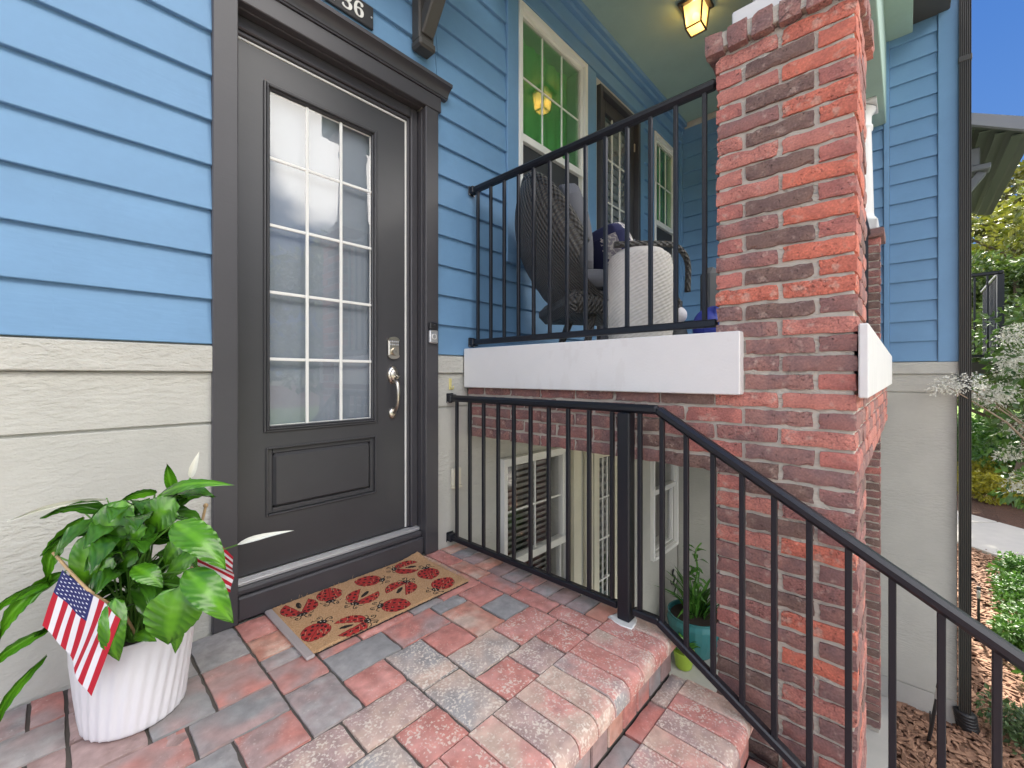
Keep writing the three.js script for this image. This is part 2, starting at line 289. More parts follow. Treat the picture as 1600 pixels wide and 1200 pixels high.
// windows (part) > frame, pane, muntin, shade
function pane(parent, x0, x1, y0, y1, z, m = M.glass) { return part(parent, 'pane', bx(x0, x1, y0, y1, z - 0.002, z + 0.002, 0.0005), m); }
function windowUnit(x0, x1, y0, y1, meet, cols, rows, opt = {}) {
  const w = new THREE.Group(); w.name = 'window'; house.add(w);
  const f = 0.04, zf = 0.03, zb = -0.09;
  const fm = opt.frame || M.whiteTrim;
  part(w, 'frame', merge([bx(x0, x0 + f, y0, y1, zb, zf), bx(x1 - f, x1, y0, y1, zb, zf), bx(x0 + f, x1 - f, y1 - f, y1, zb, zf), bx(x0 + f, x1 - f, y0, y0 + f, zb, zf + 0.01)]), fm);
  const ix0 = x0 + f, ix1 = x1 - f, iy0 = y0 + f, iy1 = y1 - f;
  part(w, 'meeting_rail', bx(ix0, ix1, meet - 0.03, meet + 0.03, -0.06, 0.012), fm);
  part(w, 'sash', merge([bx(ix0, ix0 + 0.03, meet + 0.03, iy1, -0.05, 0.0), bx(ix1 - 0.03, ix1, meet + 0.03, iy1, -0.05, 0.0), bx(ix0 + 0.03, ix1 - 0.03, iy1 - 0.03, iy1, -0.05, 0.0), bx(ix0, ix0 + 0.03, iy0, meet - 0.03, -0.08, -0.03), bx(ix1 - 0.03, ix1, iy0, meet - 0.03, -0.08, -0.03), bx(ix0 + 0.03, ix1 - 0.03, iy0, iy0 + 0.035, -0.08, -0.03)]), opt.sash || fm);
  const gx0 = ix0 + 0.03, gx1 = ix1 - 0.03, gy0 = meet + 0.03, gy1 = iy1 - 0.03;
  for (let c = 0; c < cols; c++) for (let r = 0; r < rows; r++) pane(w, lerp(gx0, gx1, c / cols) + 0.006, lerp(gx0, gx1, (c + 1) / cols) - 0.006, lerp(gy0, gy1, r / rows) + 0.006, lerp(gy0, gy1, (r + 1) / rows) - 0.006, -0.028, opt.glass);
  for (let c = 1; c < cols; c++) part(w, 'muntin', bx(lerp(gx0, gx1, c / cols) - 0.007, lerp(gx0, gx1, c / cols) + 0.007, gy0, gy1, -0.036, -0.019), fm);
  for (let r = 1; r < rows; r++) for (let c = 0; c < cols; c++) part(w, 'muntin', bx(lerp(gx0, gx1, c / cols) + (c ? 0.0072 : 0), lerp(gx0, gx1, (c + 1) / cols) - (c < cols - 1 ? 0.0072 : 0), lerp(gy0, gy1, r / rows) - 0.007, lerp(gy0, gy1, r / rows) + 0.007, -0.0355, -0.0195), fm);
  pane(w, gx0, gx1, iy0 + 0.035, meet - 0.03, -0.055, opt.glass);
  if (opt.screen) part(w, 'insect_screen', bx(gx0 - 0.02, gx1 + 0.02, iy0 + 0.01, meet - 0.031, -0.024, -0.021, 0.0005), M.screen);
  if (opt.reflection_sheet) { const g = new THREE.PlaneGeometry(ix1 - ix0, iy1 - meet + 0.05, 90, 2), p = g.attributes.position; for (let i = 0; i < p.count; i++) { const x = p.getX(i); p.setZ(i, 0.012 * Math.sin(x * 42) + 0.008 * Math.sin(x * 19 + 1)); } g.computeVertexNormals(); part(w, 'glass_backing', g, opt.reflection_sheet, [(ix0 + ix1) / 2, (iy1 + meet - 0.05) / 2, -0.15]); }  // wavy sheet behind the glass, its green imitates a reflection
  if (opt.shutter) { const n = Math.floor((iy1 - iy0) / 0.05); for (let k = 0; k < n; k++) { const g = cboxGeo(ix1 - ix0 - 0.02, 0.046, 0.006, 0.002); part(w, 'louver', boxUV(g), M.blind, [(ix0 + ix1) / 2, iy0 + 0.04 + k * 0.05, -0.15], [0.62, 0, 0]); } }
  return w;
}
windowUnit(2.432, 3.388, 2.03, 4.01, 2.975, 3, 2, { glass: M.glassGreen, reflection_sheet: M.reflectGreen, screen: true });
windowUnit(4.837, 5.498, 2.03, 4.01, 2.955, 3, 2, { glass: M.glassGreen, reflection_sheet: M.reflectGreen, screen: true });
windowUnit(2.26, 3.10, -1.08, 0.49, -0.32, 2, 2, { shutter: true });
windowUnit(4.80, 5.545, -1.08, 0.49, -0.29, 2, 2, { shutter: false });
// glazed side doors at both levels
function frenchDoor(x0, x1, y0, y1, m, back) {
  const w = new THREE.Group(); w.name = 'glazed_door'; house.add(w);
  const s = 0.13, z0 = -0.07, z1 = -0.025;
  part(w, 'frame', merge([bx(x0 - 0.05, x0, y0, y1 + 0.05, -0.1, 0.03), bx(x1, x1 + 0.05, y0, y1 + 0.05, -0.1, 0.03), bx(x0, x1, y1, y1 + 0.05, -0.1, 0.03)]), m);
  part(w, 'leaf', merge([bx(x0 + 0.003, x0 + s, y0 + 0.02, y1 - 0.003, z0, z1), bx(x1 - s, x1 - 0.003, y0 + 0.02, y1 - 0.003, z0, z1), bx(x0 + s, x1 - s, y1 - s, y1 - 0.003, z0, z1), bx(x0 + s, x1 - s, y0 + 0.02, y0 + 0.28, z0, z1)]), m);
  const gx0 = x0 + s, gx1 = x1 - s, gy0 = y0 + 0.28, gy1 = y1 - s, C = 3, R = 5;
  for (let c = 0; c < C; c++) for (let r = 0; r < R; r++) pane(w, lerp(gx0, gx1, c / C) + 0.006, lerp(gx0, gx1, (c + 1) / C) - 0.006, lerp(gy0, gy1, r / R) + 0.006, lerp(gy0, gy1, (r + 1) / R) - 0.006, -0.045);
  for (let c = 1; c < C; c++) part(w, 'muntin', bx(lerp(gx0, gx1, c / C) - 0.007, lerp(gx0, gx1, c / C) + 0.007, gy0, gy1, -0.052, -0.036), M.whiteTrim);
  for (let r = 1; r < R; r++) part(w, 'muntin', bx(gx0, gx1, lerp(gy0, gy1, r / R) - 0.007, lerp(gy0, gy1, r / R) + 0.007, -0.0515, -0.0365), M.whiteTrim);
  for (let k = 0; k < 26; k++) { const y = lerp(gy0 - 0.03, gy1, k / 26); part(w, 'blind_slat', boxUV(cboxGeo(gx1 - gx0, 0.055, 0.003, 0.001)), back, [(gx0 + gx1) / 2, y + 0.03, -0.085], [0.5, 0, 0]); }
  for (const y of [y0 + 0.3, (y0 + y1) / 2, y1 - 0.25]) part(w, 'hinge', bx(x1 - 0.012, x1 + 0.004, y - 0.045, y + 0.045, -0.024, -0.012, 0.003), M.silver);
}
frenchDoor(3.66, 4.41, 1.28, 3.90, M.dark, M.blind);
frenchDoor(3.55, 4.07, -2.05, 0.42, M.cream, M.blind);
part(house, 'trim_board', bx(3.16, 3.28, -2.05, 0.60, -0.014, 0.03), M.cream);
part(house, 'trim_board', bx(3.37, 3.49, -2.05, 0.60, -0.014, 0.02), M.cream);

// door casing with crown, jambs, sill
{
  const c = new THREE.Group(); c.name = 'door_casing'; house.add(c);
  part(c, 'side_casing', bx(0.464, 0.560, 0.0, 2.783, -0.02, 0.024, 0.004), M.dark);
  part(c, 'side_casing', bx(1.567, 1.664, 0.0, 2.783, -0.02, 0.024, 0.004), M.dark);
  part(c, 'head_casing', bx(0.445, 1.684, 2.785, 2.878, -0.02, 0.026, 0.004), M.dark);
  // crown moulding profile
  const sh = new THREE.Shape(); sh.moveTo(-0.012, 2.879); sh.lineTo(0.034, 2.879); sh.lineTo(0.036, 2.886); sh.lineTo(0.042, 2.888); sh.bezierCurveTo(0.047, 2.915, 0.062, 2.925, 0.08, 2.934); sh.lineTo(0.088, 2.937); sh.lineTo(0.09, 2.956); sh.lineTo(0.082, 2.962); sh.lineTo(-0.012, 2.962);
  const g = new THREE.ExtrudeGeometry(sh, { depth: 1.32, bevelEnabled: false, curveSegments: 8 }); g.rotateY(-Math.PI / 2); { const p = g.attributes.position; for (let i = 0; i < p.count; i++) p.setXYZ(i, 0.405 - p.getX(i), p.getY(i), p.getZ(i)); } 
  // orient: profile x -> z
  const idx = g.attributes.position; for (let i = 0; i < idx.count; i += 3) for (const a of ['position']) { const A = g.attributes[a]; const t = [A.getX(i + 1), A.getY(i + 1), A.getZ(i + 1)]; A.setXYZ(i + 1, A.getX(i + 2), A.getY(i + 2), A.getZ(i + 2)); A.setXYZ(i + 2, ...t); }
  g.computeVertexNormals(); part(c, 'crown_moulding', boxUV(g), M.dark);
  part(c, 'jamb', bx(0.546, 0.5595, 0.0, 2.781, -0.2, -0.022, 0.003), M.dark);
  part(c, 'jamb', bx(1.5675, 1.581, 0.0, 2.781, -0.2, -0.022, 0.003), M.dark);
  part(c, 'jamb', bx(0.5605, 1.5665, 2.784, 2.794, -0.2, -0.022, 0.003), M.dark);
  part(c, 'brickmould', merge([bx(1.518, 1.5665, 0.166, 2.782, -0.135, -0.062, 0.006), bx(0.5605, 1.517, 2.722, 2.782, -0.135, -0.062, 0.006), bx(1.502, 1.5175, 0.166, 2.72, -0.13, -0.077, 0.004), bx(0.5605, 1.5015, 2.702, 2.721, -0.13, -0.077, 0.004)]), M.dark);
  part(c, 'weatherstrip', merge([bx(1.4895, 1.501, 0.166, 2.70, -0.12, -0.087, 0.002), bx(0.5605, 1.489, 2.689, 2.7005, -0.12, -0.087, 0.002)]), M.strip);
  part(c, 'sill', merge([bx(0.561, 1.566, 0.0, 0.108, -0.2, 0.004, 0.008), bx(0.561, 1.566, 0.1085, 0.140, -0.2, -0.012, 0.008)]), M.dark);
  part(c, 'threshold', merge([bx(0.5615, 1.5655, 0.1405, 0.157, -0.16, -0.040, 0.003), ...[0, 1, 2, 3].map(k => bx(0.5615, 1.5655, 0.1575, 0.1615, -0.083 + k * 0.011, -0.077 + k * 0.011, 0.001))]), M.alu);
}
// entry door
{
  const d = new THREE.Group(); d.name = 'entry_door'; house.add(d);
  const s = new THREE.Shape([[0.5625, 0.166], [1.488, 0.166], [1.488, 2.687], [0.5625, 2.687]].map(p => new THREE.Vector2(...p)));
  const hole = (a, b, c, e) => s.holes.push(new THREE.Path([[a, c], [a, e], [b, e], [b, c]].map(p => new THREE.Vector2(...p))));
  hole(0.716, 1.278, 0.853, 2.526); hole(0.712, 1.288, 0.428, 0.75);
  const g = new THREE.ExtrudeGeometry(s, { depth: 0.045, bevelEnabled: false }); g.translate(0, 0, -0.136);
  part(d, 'slab', boxUV(g), M.doorPaint);
  const ring = (x0, x1, y0, y1, w, z0, z1) => merge([bx(x0, x0 + w, y0, y1, z0, z1, 0.003), bx(x1 - w, x1, y0, y1, z0, z1, 0.003), bx(x0 + w, x1 - w, y1 - w, y1, z0, z1, 0.003), bx(x0 + w, x1 - w, y0, y0 + w, z0, z1, 0.003)]);
  part(d, 'glass_moulding', merge([ring(0.694, 1.300, 0.831, 2.548, 0.012, -0.0905, -0.082), ring(0.7065, 1.2875, 0.8435, 2.5355, 0.009, -0.0905, -0.076), ring(0.7165, 1.2775, 0.8535, 2.5255, 0.007, -0.125, -0.088)]), M.doorPaint);
  const gx0 = 0.7236, gx1 = 1.2704, gy0 = 0.8606, gy1 = 2.5184;
  for (let c = 0; c < 3; c++) for (let r = 0; r < 5; r++) pane(d, lerp(gx0, gx1, c / 3) + 0.004, lerp(gx0, gx1, (c + 1) / 3) - 0.004, lerp(gy0, gy1, r / 5) + 0.004, lerp(gy0, gy1, (r + 1) / 5) - 0.004, -0.104);
  for (let c = 1; c < 3; c++) part(d, 'muntin', bx(lerp(gx0, gx1, c / 3) - 0.0075, lerp(gx0, gx1, c / 3) + 0.0075, gy0, gy1, -0.112, -0.1, 0.002), M.whiteTrim);
  for (let r = 1; r < 5; r++) for (let c = 0; c < 3; c++) part(d, 'muntin', bx(lerp(gx0, gx1, c / 3) + (c ? 0.0077 : 0), lerp(gx0, gx1, (c + 1) / 3) - (c < 2 ? 0.0077 : 0), lerp(gy0, gy1, r / 5) - 0.0075, lerp(gy0, gy1, r / 5) + 0.0075, -0.1118, -0.1002, 0.002), M.whiteTrim);
  part(d, 'glazing_bead', ring(gx0 - 0.0005, gx1 + 0.0005, gy0 - 0.0005, gy1 + 0.0005, 0.006, -0.118, -0.108), M.whiteTrim);
  // pale privacy film panel behind the glass
  part(d, 'backing_film', bx(0.70, 1.30, 0.84, 2.54, -0.150, -0.148, 0.0005), std(lin(0.25, 0.29, 0.335), 0.6, { map: mottle }));
  // raised lower panel
  part(d, 'raised_panel', merge([ring(0.704, 1.296, 0.420, 0.758, 0.010, -0.0905, -0.083), ring(0.7135, 1.2865, 0.4295, 0.7485, 0.024, -0.13, -0.100), (() => { const t = cboxGeo(0.52, 0.266, 0.03, 0.014); t.translate(1.0, 0.589, -0.107); return boxUV(t); })(), bx(0.715, 1.285, 0.431, 0.747, -0.135, -0.128, 0.001)]), M.doorPaint);
  // keypad deadbolt
  const db = part(d, 'deadbolt', merge([bx(1.366, 1.440, 1.226, 1.330, -0.0905, -0.070, 0.007), (() => { const t = new THREE.CylinderGeometry(0.037, 0.037, 0.018, 28); t.rotateX(Math.PI / 2); t.scale(1, 0.5, 1); t.translate(1.403, 1.326, -0.080); return boxUV(t); })(), (() => { const t = new THREE.CylinderGeometry(0.037, 0.037, 0.018, 28); t.rotateX(Math.PI / 2); t.scale(1, 0.5, 1); t.translate(1.403, 1.230, -0.080); return boxUV(t); })(), (() => { const t = new THREE.CylinderGeometry(0.021, 0.024, 0.022, 24); t.rotateX(Math.PI / 2); t.translate(1.403, 1.256, -0.062); return boxUV(t); })()]), M.nickel);
  for (let r = 0; r < 2; r++) for (let k = 0; k < 5; k++) part(d, 'keypad_button', bx(1.3745 + k * 0.0125, 1.3835 + k * 0.0125, 1.292 + r * 0.018, 1.304 + r * 0.018, -0.0705, -0.066, 0.002), M.silver);
  part(d, 'keyhole', bx(1.4015, 1.4045, 1.250, 1.262, -0.0515, -0.0505, 0.0003), M.black);
  // handle set: oval rose, thumb latch, grip, lower rose
  const oval = (x, y, w, h, z0, z1) => { const t = new THREE.SphereGeometry(1, 24, 14, 0, Math.PI * 2, 0, Math.PI / 2); t.rotateX(Math.PI / 2); t.scale(w, h, z1 - z0); t.translate(x, y, z0); return boxUV(t); };
  part(d, 'door_handle', merge([oval(1.402, 1.115, 0.036, 0.056, -0.091, -0.066), oval(1.402, 1.115, 0.026, 0.042, -0.080, -0.058), oval(1.402, 0.882, 0.027, 0.036, -0.091, -0.071),
    tube([[1.402, 1.085, -0.066], [1.402, 1.072, -0.040], [1.402, 1.040, -0.028], [1.402, 0.99, -0.024], [1.402, 0.94, -0.032], [1.402, 0.905, -0.052], [1.402, 0.888, -0.075]], 0.012, 0.009, 24, 12),
    tube([[1.402, 1.098, -0.062], [1.402, 1.101, -0.036], [1.402, 1.112, -0.022]], 0.008, 0.011, 8, 10)]), M.nickel);
}
// knee bracket and the door awning it carries
{
  const b = new THREE.Group(); b.name = 'knee_bracket'; house.add(b);
  const mk = (x) => {
    part(b, 'wall_leg', bx(x - 0.055, x + 0.055, 3.12, 3.74, 0.004, 0.085, 0.008), M.bracket);
    part(b, 'foot', bx(x - 0.06, x + 0.06, 3.075, 3.125, 0.004, 0.10, 0.012), M.bracket);
    part(b, 'brace', bar([x, 3.17, 0.06], [x, 3.68, 0.43], 0.085, 0.085, 0.008), M.bracket);
    part(b, 'arm', bx(x - 0.05, x + 0.05, 3.66, 3.74, 0.086, 0.50, 0.006), M.bracket);
  };
  mk(1.53); mk(0.60);
  part(house, 'awning_roof', bx(0.35, 1.78, 3.742, 3.86, 0.004, 0.56, 0.008), M.bracket);
}

// ---------------------------------------------------------------- things on the front wall
{
  const t = thing('address_plaque', 'black house number plaque with white numerals above the front door', 'sign', [1.03, 3.10, 0.014]);
  part(t, 'plate', boxUV(cboxGeo(0.37, 0.125, 0.016, 0.004)), M.black);
  const font = await new FontLoader().loadAsync('fonts/droid/droid_serif_bold.typeface.json');
  const g = new TextGeometry('1736', { font, size: 0.083, depth: 0.004, curveSegments: 5, bevelEnabled: false }); g.computeBoundingBox(); const bb = g.boundingBox;
  g.translate(-(bb.min.x + bb.max.x) / 2, -(bb.min.y + bb.max.y) / 2, 0);
  part(t, 'numerals', boxUV(g), M.whiteTrim, [0, 0, 0.008]);
  part(t, 'screw', boxUV(new THREE.CylinderGeometry(0.005, 0.005, 0.003, 12)), M.silver, [0.172, 0.0, 0.009], [Math.PI / 2, 0, 0]);
}
{
  const t = thing('doorbell_camera', 'silver and black video doorbell on the right door casing', 'doorbell', [1.612, 1.375, 0.024]);
  part(t, 'body', boxUV(cboxGeo(0.062, 0.082, 0.024, 0.006)), M.silver, [0, -0.022, 0.012]);
  part(t, 'camera_housing', boxUV(cboxGeo(0.062, 0.045, 0.026, 0.006)), M.black, [0, 0.044, 0.013]);
  const r = new THREE.TorusGeometry(0.016, 0.003, 8, 24); part(t, 'button_ring', boxUV(r), M.whiteTrim, [0, -0.022, 0.0245]);
  const b = new THREE.CylinderGeometry(0.013, 0.013, 0.004, 20); b.rotateX(Math.PI / 2); part(t, 'button', boxUV(b), M.silver, [0, -0.022, 0.025]);
  const l = new THREE.SphereGeometry(0.007, 12, 8); part(t, 'lens', l, M.black, [0, 0.048, 0.026]);
}
{
  const t = thing('outlet_cover', 'small beige outdoor outlet cover low on the stucco beside the railing', 'outlet', [1.815, 0.44, 0.0]);
  part(t, 'cover', boxUV(cboxGeo(0.075, 0.12, 0.03, 0.008)), M.cream, [0, 0, 0.0145]);
  part(t, 'hinge', boxUV(cboxGeo(0.082, 0.012, 0.034, 0.004)), M.cream, [0, -0.066, 0.017]);
}
{
  const t = thing('wall_hook', 'little yellow hook on the stucco just above the railing end', 'hook', [1.775, 1.055, 0.0]);
  part(t, 'plate', boxUV(cboxGeo(0.022, 0.075, 0.006, 0.002)), std(lin(0.62, 0.55, 0.22), 0.5), [0, 0, 0.003]);
  part(t, 'prong', tube([[0, -0.01, 0.005], [0, -0.032, 0.018], [0, -0.03, 0.032], [0, -0.012, 0.034]], 0.005, 0.004, 8, 6), std(lin(0.62, 0.55, 0.22), 0.5));
}

// ---------------------------------------------------------------- porch: slab, beams, ceiling, columns
const porch = thing('porch', 'raised porch with white edge beams, grey green ceiling and white columns', 'porch');
part(porch, 'floor', bx(1.995, 5.598, 1.14, 1.285, 0.008, 2.02, 0.004), M.concrete);
part(porch, 'soffit', bx(2.03, 5.598, 0.98, 1.135, 0.004, 2.0, 0.004), M.cream);
part(porch, 'edge_beam', bx(1.873, 1.993, 1.032, 1.291, 0.024, 1.712, 0.004), M.white);
part(porch, 'edge_beam', bx(1.90, 5.30, 1.032, 1.291, 2.0795, 2.108, 0.004), M.white);
part(porch, 'ceiling', bx(1.86, 5.598, 4.40, 4.46, 0.0, 2.25, 0.004), M.ceiling);
part(porch, 'header_beam', bx(2.0, 2.28, 3.95, 4.398, 0.125, 1.70, 0.006), M.ceiling);
part(porch, 'header_beam', bx(1.9, 5.598, 3.60, 4.398, 1.74, 2.06, 0.006), M.ceiling);
part(porch, 'roof', bx(1.7, 5.6, 4.47, 4.62, 0.0, 2.5, 0.01), M.bracket);
function column(name, x, z, y0, y1, hw) {
  const c = new THREE.Group(); c.name = name; porch.add(c);
  part(c, 'plinth', bx(x - hw, x + hw, y0, y0 + 0.09, z - hw, z + hw, 0.006), M.white);
  const r = hw * 0.80, g = lathe([[0.001, 0], [r * 1.18, 0], [r * 1.22, 0.025], [r * 1.12, 0.05], [r * 1.04, 0.06], [r, 0.09], [r * 0.86, y1 - y0 - 0.32], [r * 0.95, y1 - y0 - 0.31], [r * 0.95, y1 - y0 - 0.28], [r * 0.86, y1 - y0 - 0.27], [r * 0.88, y1 - y0 - 0.18], [r * 1.12, y1 - y0 - 0.14], [r * 1.12, y1 - y0 - 0.12], [0.001, y1 - y0 - 0.12]], 40);
  part(c, 'shaft', g, M.white, [x, y0 + 0.0905, z]);
  part(c, 'abacus', bx(x - hw * 0.95, x + hw * 0.95, y1 - 0.11 + 0.085, y1 + 0.09 - 0.092, z - hw * 0.95, z + hw * 0.95, 0.004), M.white);
}
column('round_column', 2.14, 1.85, 2.557, 3.60, 0.19);
column('round_column', 5.12, 1.86, 2.42, 3.60, 0.16);

// ---------------------------------------------------------------- brickwork
function roughBrick(w, h, d, seed) {
  const nx = Math.max(3, Math.round(w / 0.024)), ny = 4, nz = Math.max(2, Math.round(d / 0.03));
  let g = new THREE.BoxGeometry(w, h, d, nx, ny, nz); g.deleteAttribute('normal'); g.deleteAttribute('uv'); g = mergeVertices(g, 1e-5);
  const p = g.attributes.position, r = 0.007;
  for (let i = 0; i < p.count; i++) {
    let x = p.getX(i), y = p.getY(i), z = p.getZ(i);
    const ex = Math.abs(Math.abs(x) - w / 2) < 1e-5, ey = Math.abs(Math.abs(y) - h / 2) < 1e-5, ez = Math.abs(Math.abs(z) - d / 2) < 1e-5, k = ex + ey + ez;
    const n1 = noise.noise(x * 34 + seed * 5, y * 34, z * 34 + seed), n2 = noise.noise(x * 15 + seed * 3 + 9, y * 15 + 4, z * 15);
    const chip = Math.max(0, n1) * 0.013 + Math.max(0, n2) * 0.004, ins = (k >= 2 ? r * 0.3 + chip * (k === 3 ? 1.1 : 0.8) : 0) + 0.003 * n2;
    if (ex) x -= Math.sign(x) * ins; if (ey) y -= Math.sign(y) * ins * 0.8; if (ez) z -= Math.sign(z) * ins;
    p.setXYZ(i, x, y + 0.0022 * noise.noise(x * 18 + seed, seed * 2, z * 18), z);
  }
  g.computeVertexNormals(); g = toCreasedNormals(g, 0.5); return boxUV(g, 1, seed * 0.37, seed * 0.71);
}
const BC = 0.0705, JN = 0.0085, YTOP = 2.4599;
const variants = {};
function brickOf(w, h, d, k) { const key = [w.toFixed(3), h.toFixed(3), d.toFixed(3), k].join('_'); return variants[key] ??= roughBrick(w, h, d, 1.3 + Object.keys(variants).length * 2.17); }
const brR = rngOf(77);
function putBrick(parent, x0, x1, y0, y1, z0, z1, mi, list) {   // long side is whichever of x or z is longer
  const w = x1 - x0, d = z1 - z0, alongZ = d > w, v = Math.floor(brR() * 5);
  const g = alongZ ? brickOf(d, y1 - y0, w, v) : brickOf(w, y1 - y0, d, v);
  const pos = [(x0 + x1) / 2 + (brR() - 0.5) * 0.006, (y0 + y1) / 2 + (brR() - 0.5) * 0.003, (z0 + z1) / 2 + (brR() - 0.5) * 0.005];
  const rot = [(brR() - 0.5) * 0.012, alongZ ? (brR() > 0.5 ? Math.PI / 2 : -Math.PI / 2) : (brR() > 0.5 ? Math.PI : 0), (brR() - 0.5) * 0.02];
  if (list) { const gg = g.clone(); gg.applyMatrix4(new THREE.Matrix4().compose(new THREE.Vector3(...pos), new THREE.Quaternion().setFromEuler(new THREE.Euler(...rot)), new THREE.Vector3(1, 1, 1))); list.push(gg); return; }
  part(parent, 'brick', g, brickMats[mi], pos, rot);
}
const pick = a => a[Math.floor(brR() * a.length)];
{
  const X0 = 1.92, X1 = 2.38, Z0 = 1.605, Z1 = 2.077, T = 0.1;
  const pier = thing('brick_pier', 'tall red brick pier with overhanging cap at the porch corner', 'pier');
  part(pier, 'mortar', bx(X0 + 0.011, X1 - 0.005, -2.075, YTOP + 0.02, Z0 + 0.011, Z1 - 0.011, 0.003), M.mortar);
  const low = []; let k = 0;
  for (let y = YTOP - BC; y > -2.07; y -= BC, k++) {
    const y0 = y + JN / 2, y1 = y + BC - JN / 2, deep = y < -0.75, upper = y > 1.35, L = deep ? low : null;
    const odd = k % 2 === 0;
    if (odd) {           // two stretchers
      putBrick(pier, X0, X0 + T, y0, y1, Z0, Z0 + 0.231, upper ? pick([0, 0, 1, 5]) : pick([4, 5, 2, 5, 0]), L);
      putBrick(pier, X0, X0 + T, y0, y1, Z0 + 0.241, Z1, upper ? pick([1, 1, 1, 0]) : pick([5, 5, 0, 4, 1]), L);
      putBrick(pier, X0 + T + JN, X0 + T + JN + 0.2, y0, y1, Z1 - T, Z1, pick([0, 5, 4, 1]), L);
      putBrick(pier, X0 + T + 0.2 + 2 * JN, X1, y0, y1, Z1 - T, Z1, pick([0, 5, 4]), L);
    } else {             // half, stretcher, half
      putBrick(pier, X0, X0 + T, y0, y1, y > 0.69 && y < 1.26 ? Z0 - 0.125 : Z0, Z0 + 0.103, upper ? pick([3, 3, 0]) : pick([3, 5, 4]), L);
      putBrick(pier, X0, X0 + T, y0, y1, Z0 + 0.113, Z0 + 0.347, upper ? 2 : pick([2, 4, 4, 2]), L);
      putBrick(pier, X0, X0 + 0.21, y0, y1, Z0 + 0.357, Z1, upper ? pick([3, 3, 1]) : pick([3, 4, 5]), L);
      putBrick(pier, X0 + 0.21 + JN, X1, y0, y1, Z1 - T, Z1, pick([0, 5, 4, 2]), L);
    }
  }
  const lm = part(pier, 'lower_brickwork', merge(low), M.brickMerged); lm.userData.kind = 'stuff';
  // cap of bricks on edge
  part(pier, 'cap_mortar', bx(X0 - 0.018, X1 + 0.02, YTOP + 0.022, 2.548, Z0 - 0.03, Z1 + 0.014, 0.003), M.mortar);
  const n = 6, cw = (Z1 + 0.026 - (Z0 - 0.045)) / n;
  for (let i = 0; i < n; i++) { const za = Z0 - 0.045 + i * cw + 0.007, zb = za + cw - 0.014; putBrick(pier, X0 - 0.03, X0 + 0.17, YTOP + 0.004, 2.555, za, zb, pick([4, 5, 5]), null); }
  for (let i = 0; i < 3; i++) { const xa = X0 + 0.182 + i * 0.1; putBrick(pier, xa, xa + 0.086, YTOP + 0.004, 2.555, Z1 - 0.16, Z1 + 0.026, pick([4, 5, 0]), null); }

  // spandrel wall over the patio opening
  const sp = thing('brick_spandrel', 'mauve brick wall band over the patio opening below the white beam', 'wall');
  const SY0 = YTOP - 25 * BC, S1 = Z0 - JN;
  part(sp, 'mortar', bx(X0 + 0.012, X0 + 0.105, SY0 + 0.008, 1.285, 0.004, S1 + 0.03, 0.001), M.mortar);
  for (let c = 0; c < 8; c++) {
    const y0 = SY0 + c * BC + JN / 2, y1 = y0 + BC - JN; const odd = (25 - 1 - c) % 2 === 0;
    let z = S1; let first = true;
    while (z > 0.02) { if (first && !odd) z = S1 - 0.125; const len = 0.231; const za = Math.max(0.006, z - len); if (z - za > 0.035) putBrick(sp, X0, X0 + T, y0, y1, za, z, pick([4, 4, 5, 2, 4]), null); z = za - JN; first = false; }
  }
  // front spandrel under the front beam
  const sf = thing('brick_spandrel', 'brick wall band under the white front beam right of the pier', 'wall');
  part(sf, 'mortar', bx(X1 + 0.012, 5.2, SY0 + 0.008, 1.285, Z1 - 0.1, Z1 - 0.011, 0.003), M.mortar);
  for (let c = 0; c < 8; c++) { const y0 = SY0 + c * BC + JN / 2, y1 = y0 + BC - JN; let x = X1 + JN, first = true; while (x < 5.18) { const len = first && c % 2 ? 0.113 : 0.229, xb = Math.min(5.2, x + len); if (xb - x > 0.04) putBrick(sf, x, xb, y0, y1, Z1 - T, Z1, pick([0, 4, 5, 0]), null); x = xb + JN; first = false; } }
  // far pier
  const fp = thing('brick_pier', 'slim distant brick pier at the far end of the porch', 'pier');
  part(fp, 'mortar', bx(4.973, 5.26, -2.075, 2.34, 1.702, 2.026, 0.003), M.mortar);
  for (let y = 2.34 - BC, kk = 0; y > -2.07; y -= BC, kk++) {
    const y0 = y + JN / 2, y1 = y + BC - JN / 2, a = kk % 2 ? 1.81 : 1.92;
    putBrick(fp, 4.962, 5.062, y0, y1, 1.69, a, pick([2, 4, 5]), null); putBrick(fp, 4.962, 5.062, y0, y1, a + JN, 2.038, pick([2, 4, 5, 3]), null);
  }
  part(fp, 'cap', roughBrick(0.38, 0.075, 0.40, 4.2), brickMats[4], [5.12, 2.379, 1.864]);
}
// caulk under beam etc is left to geometry

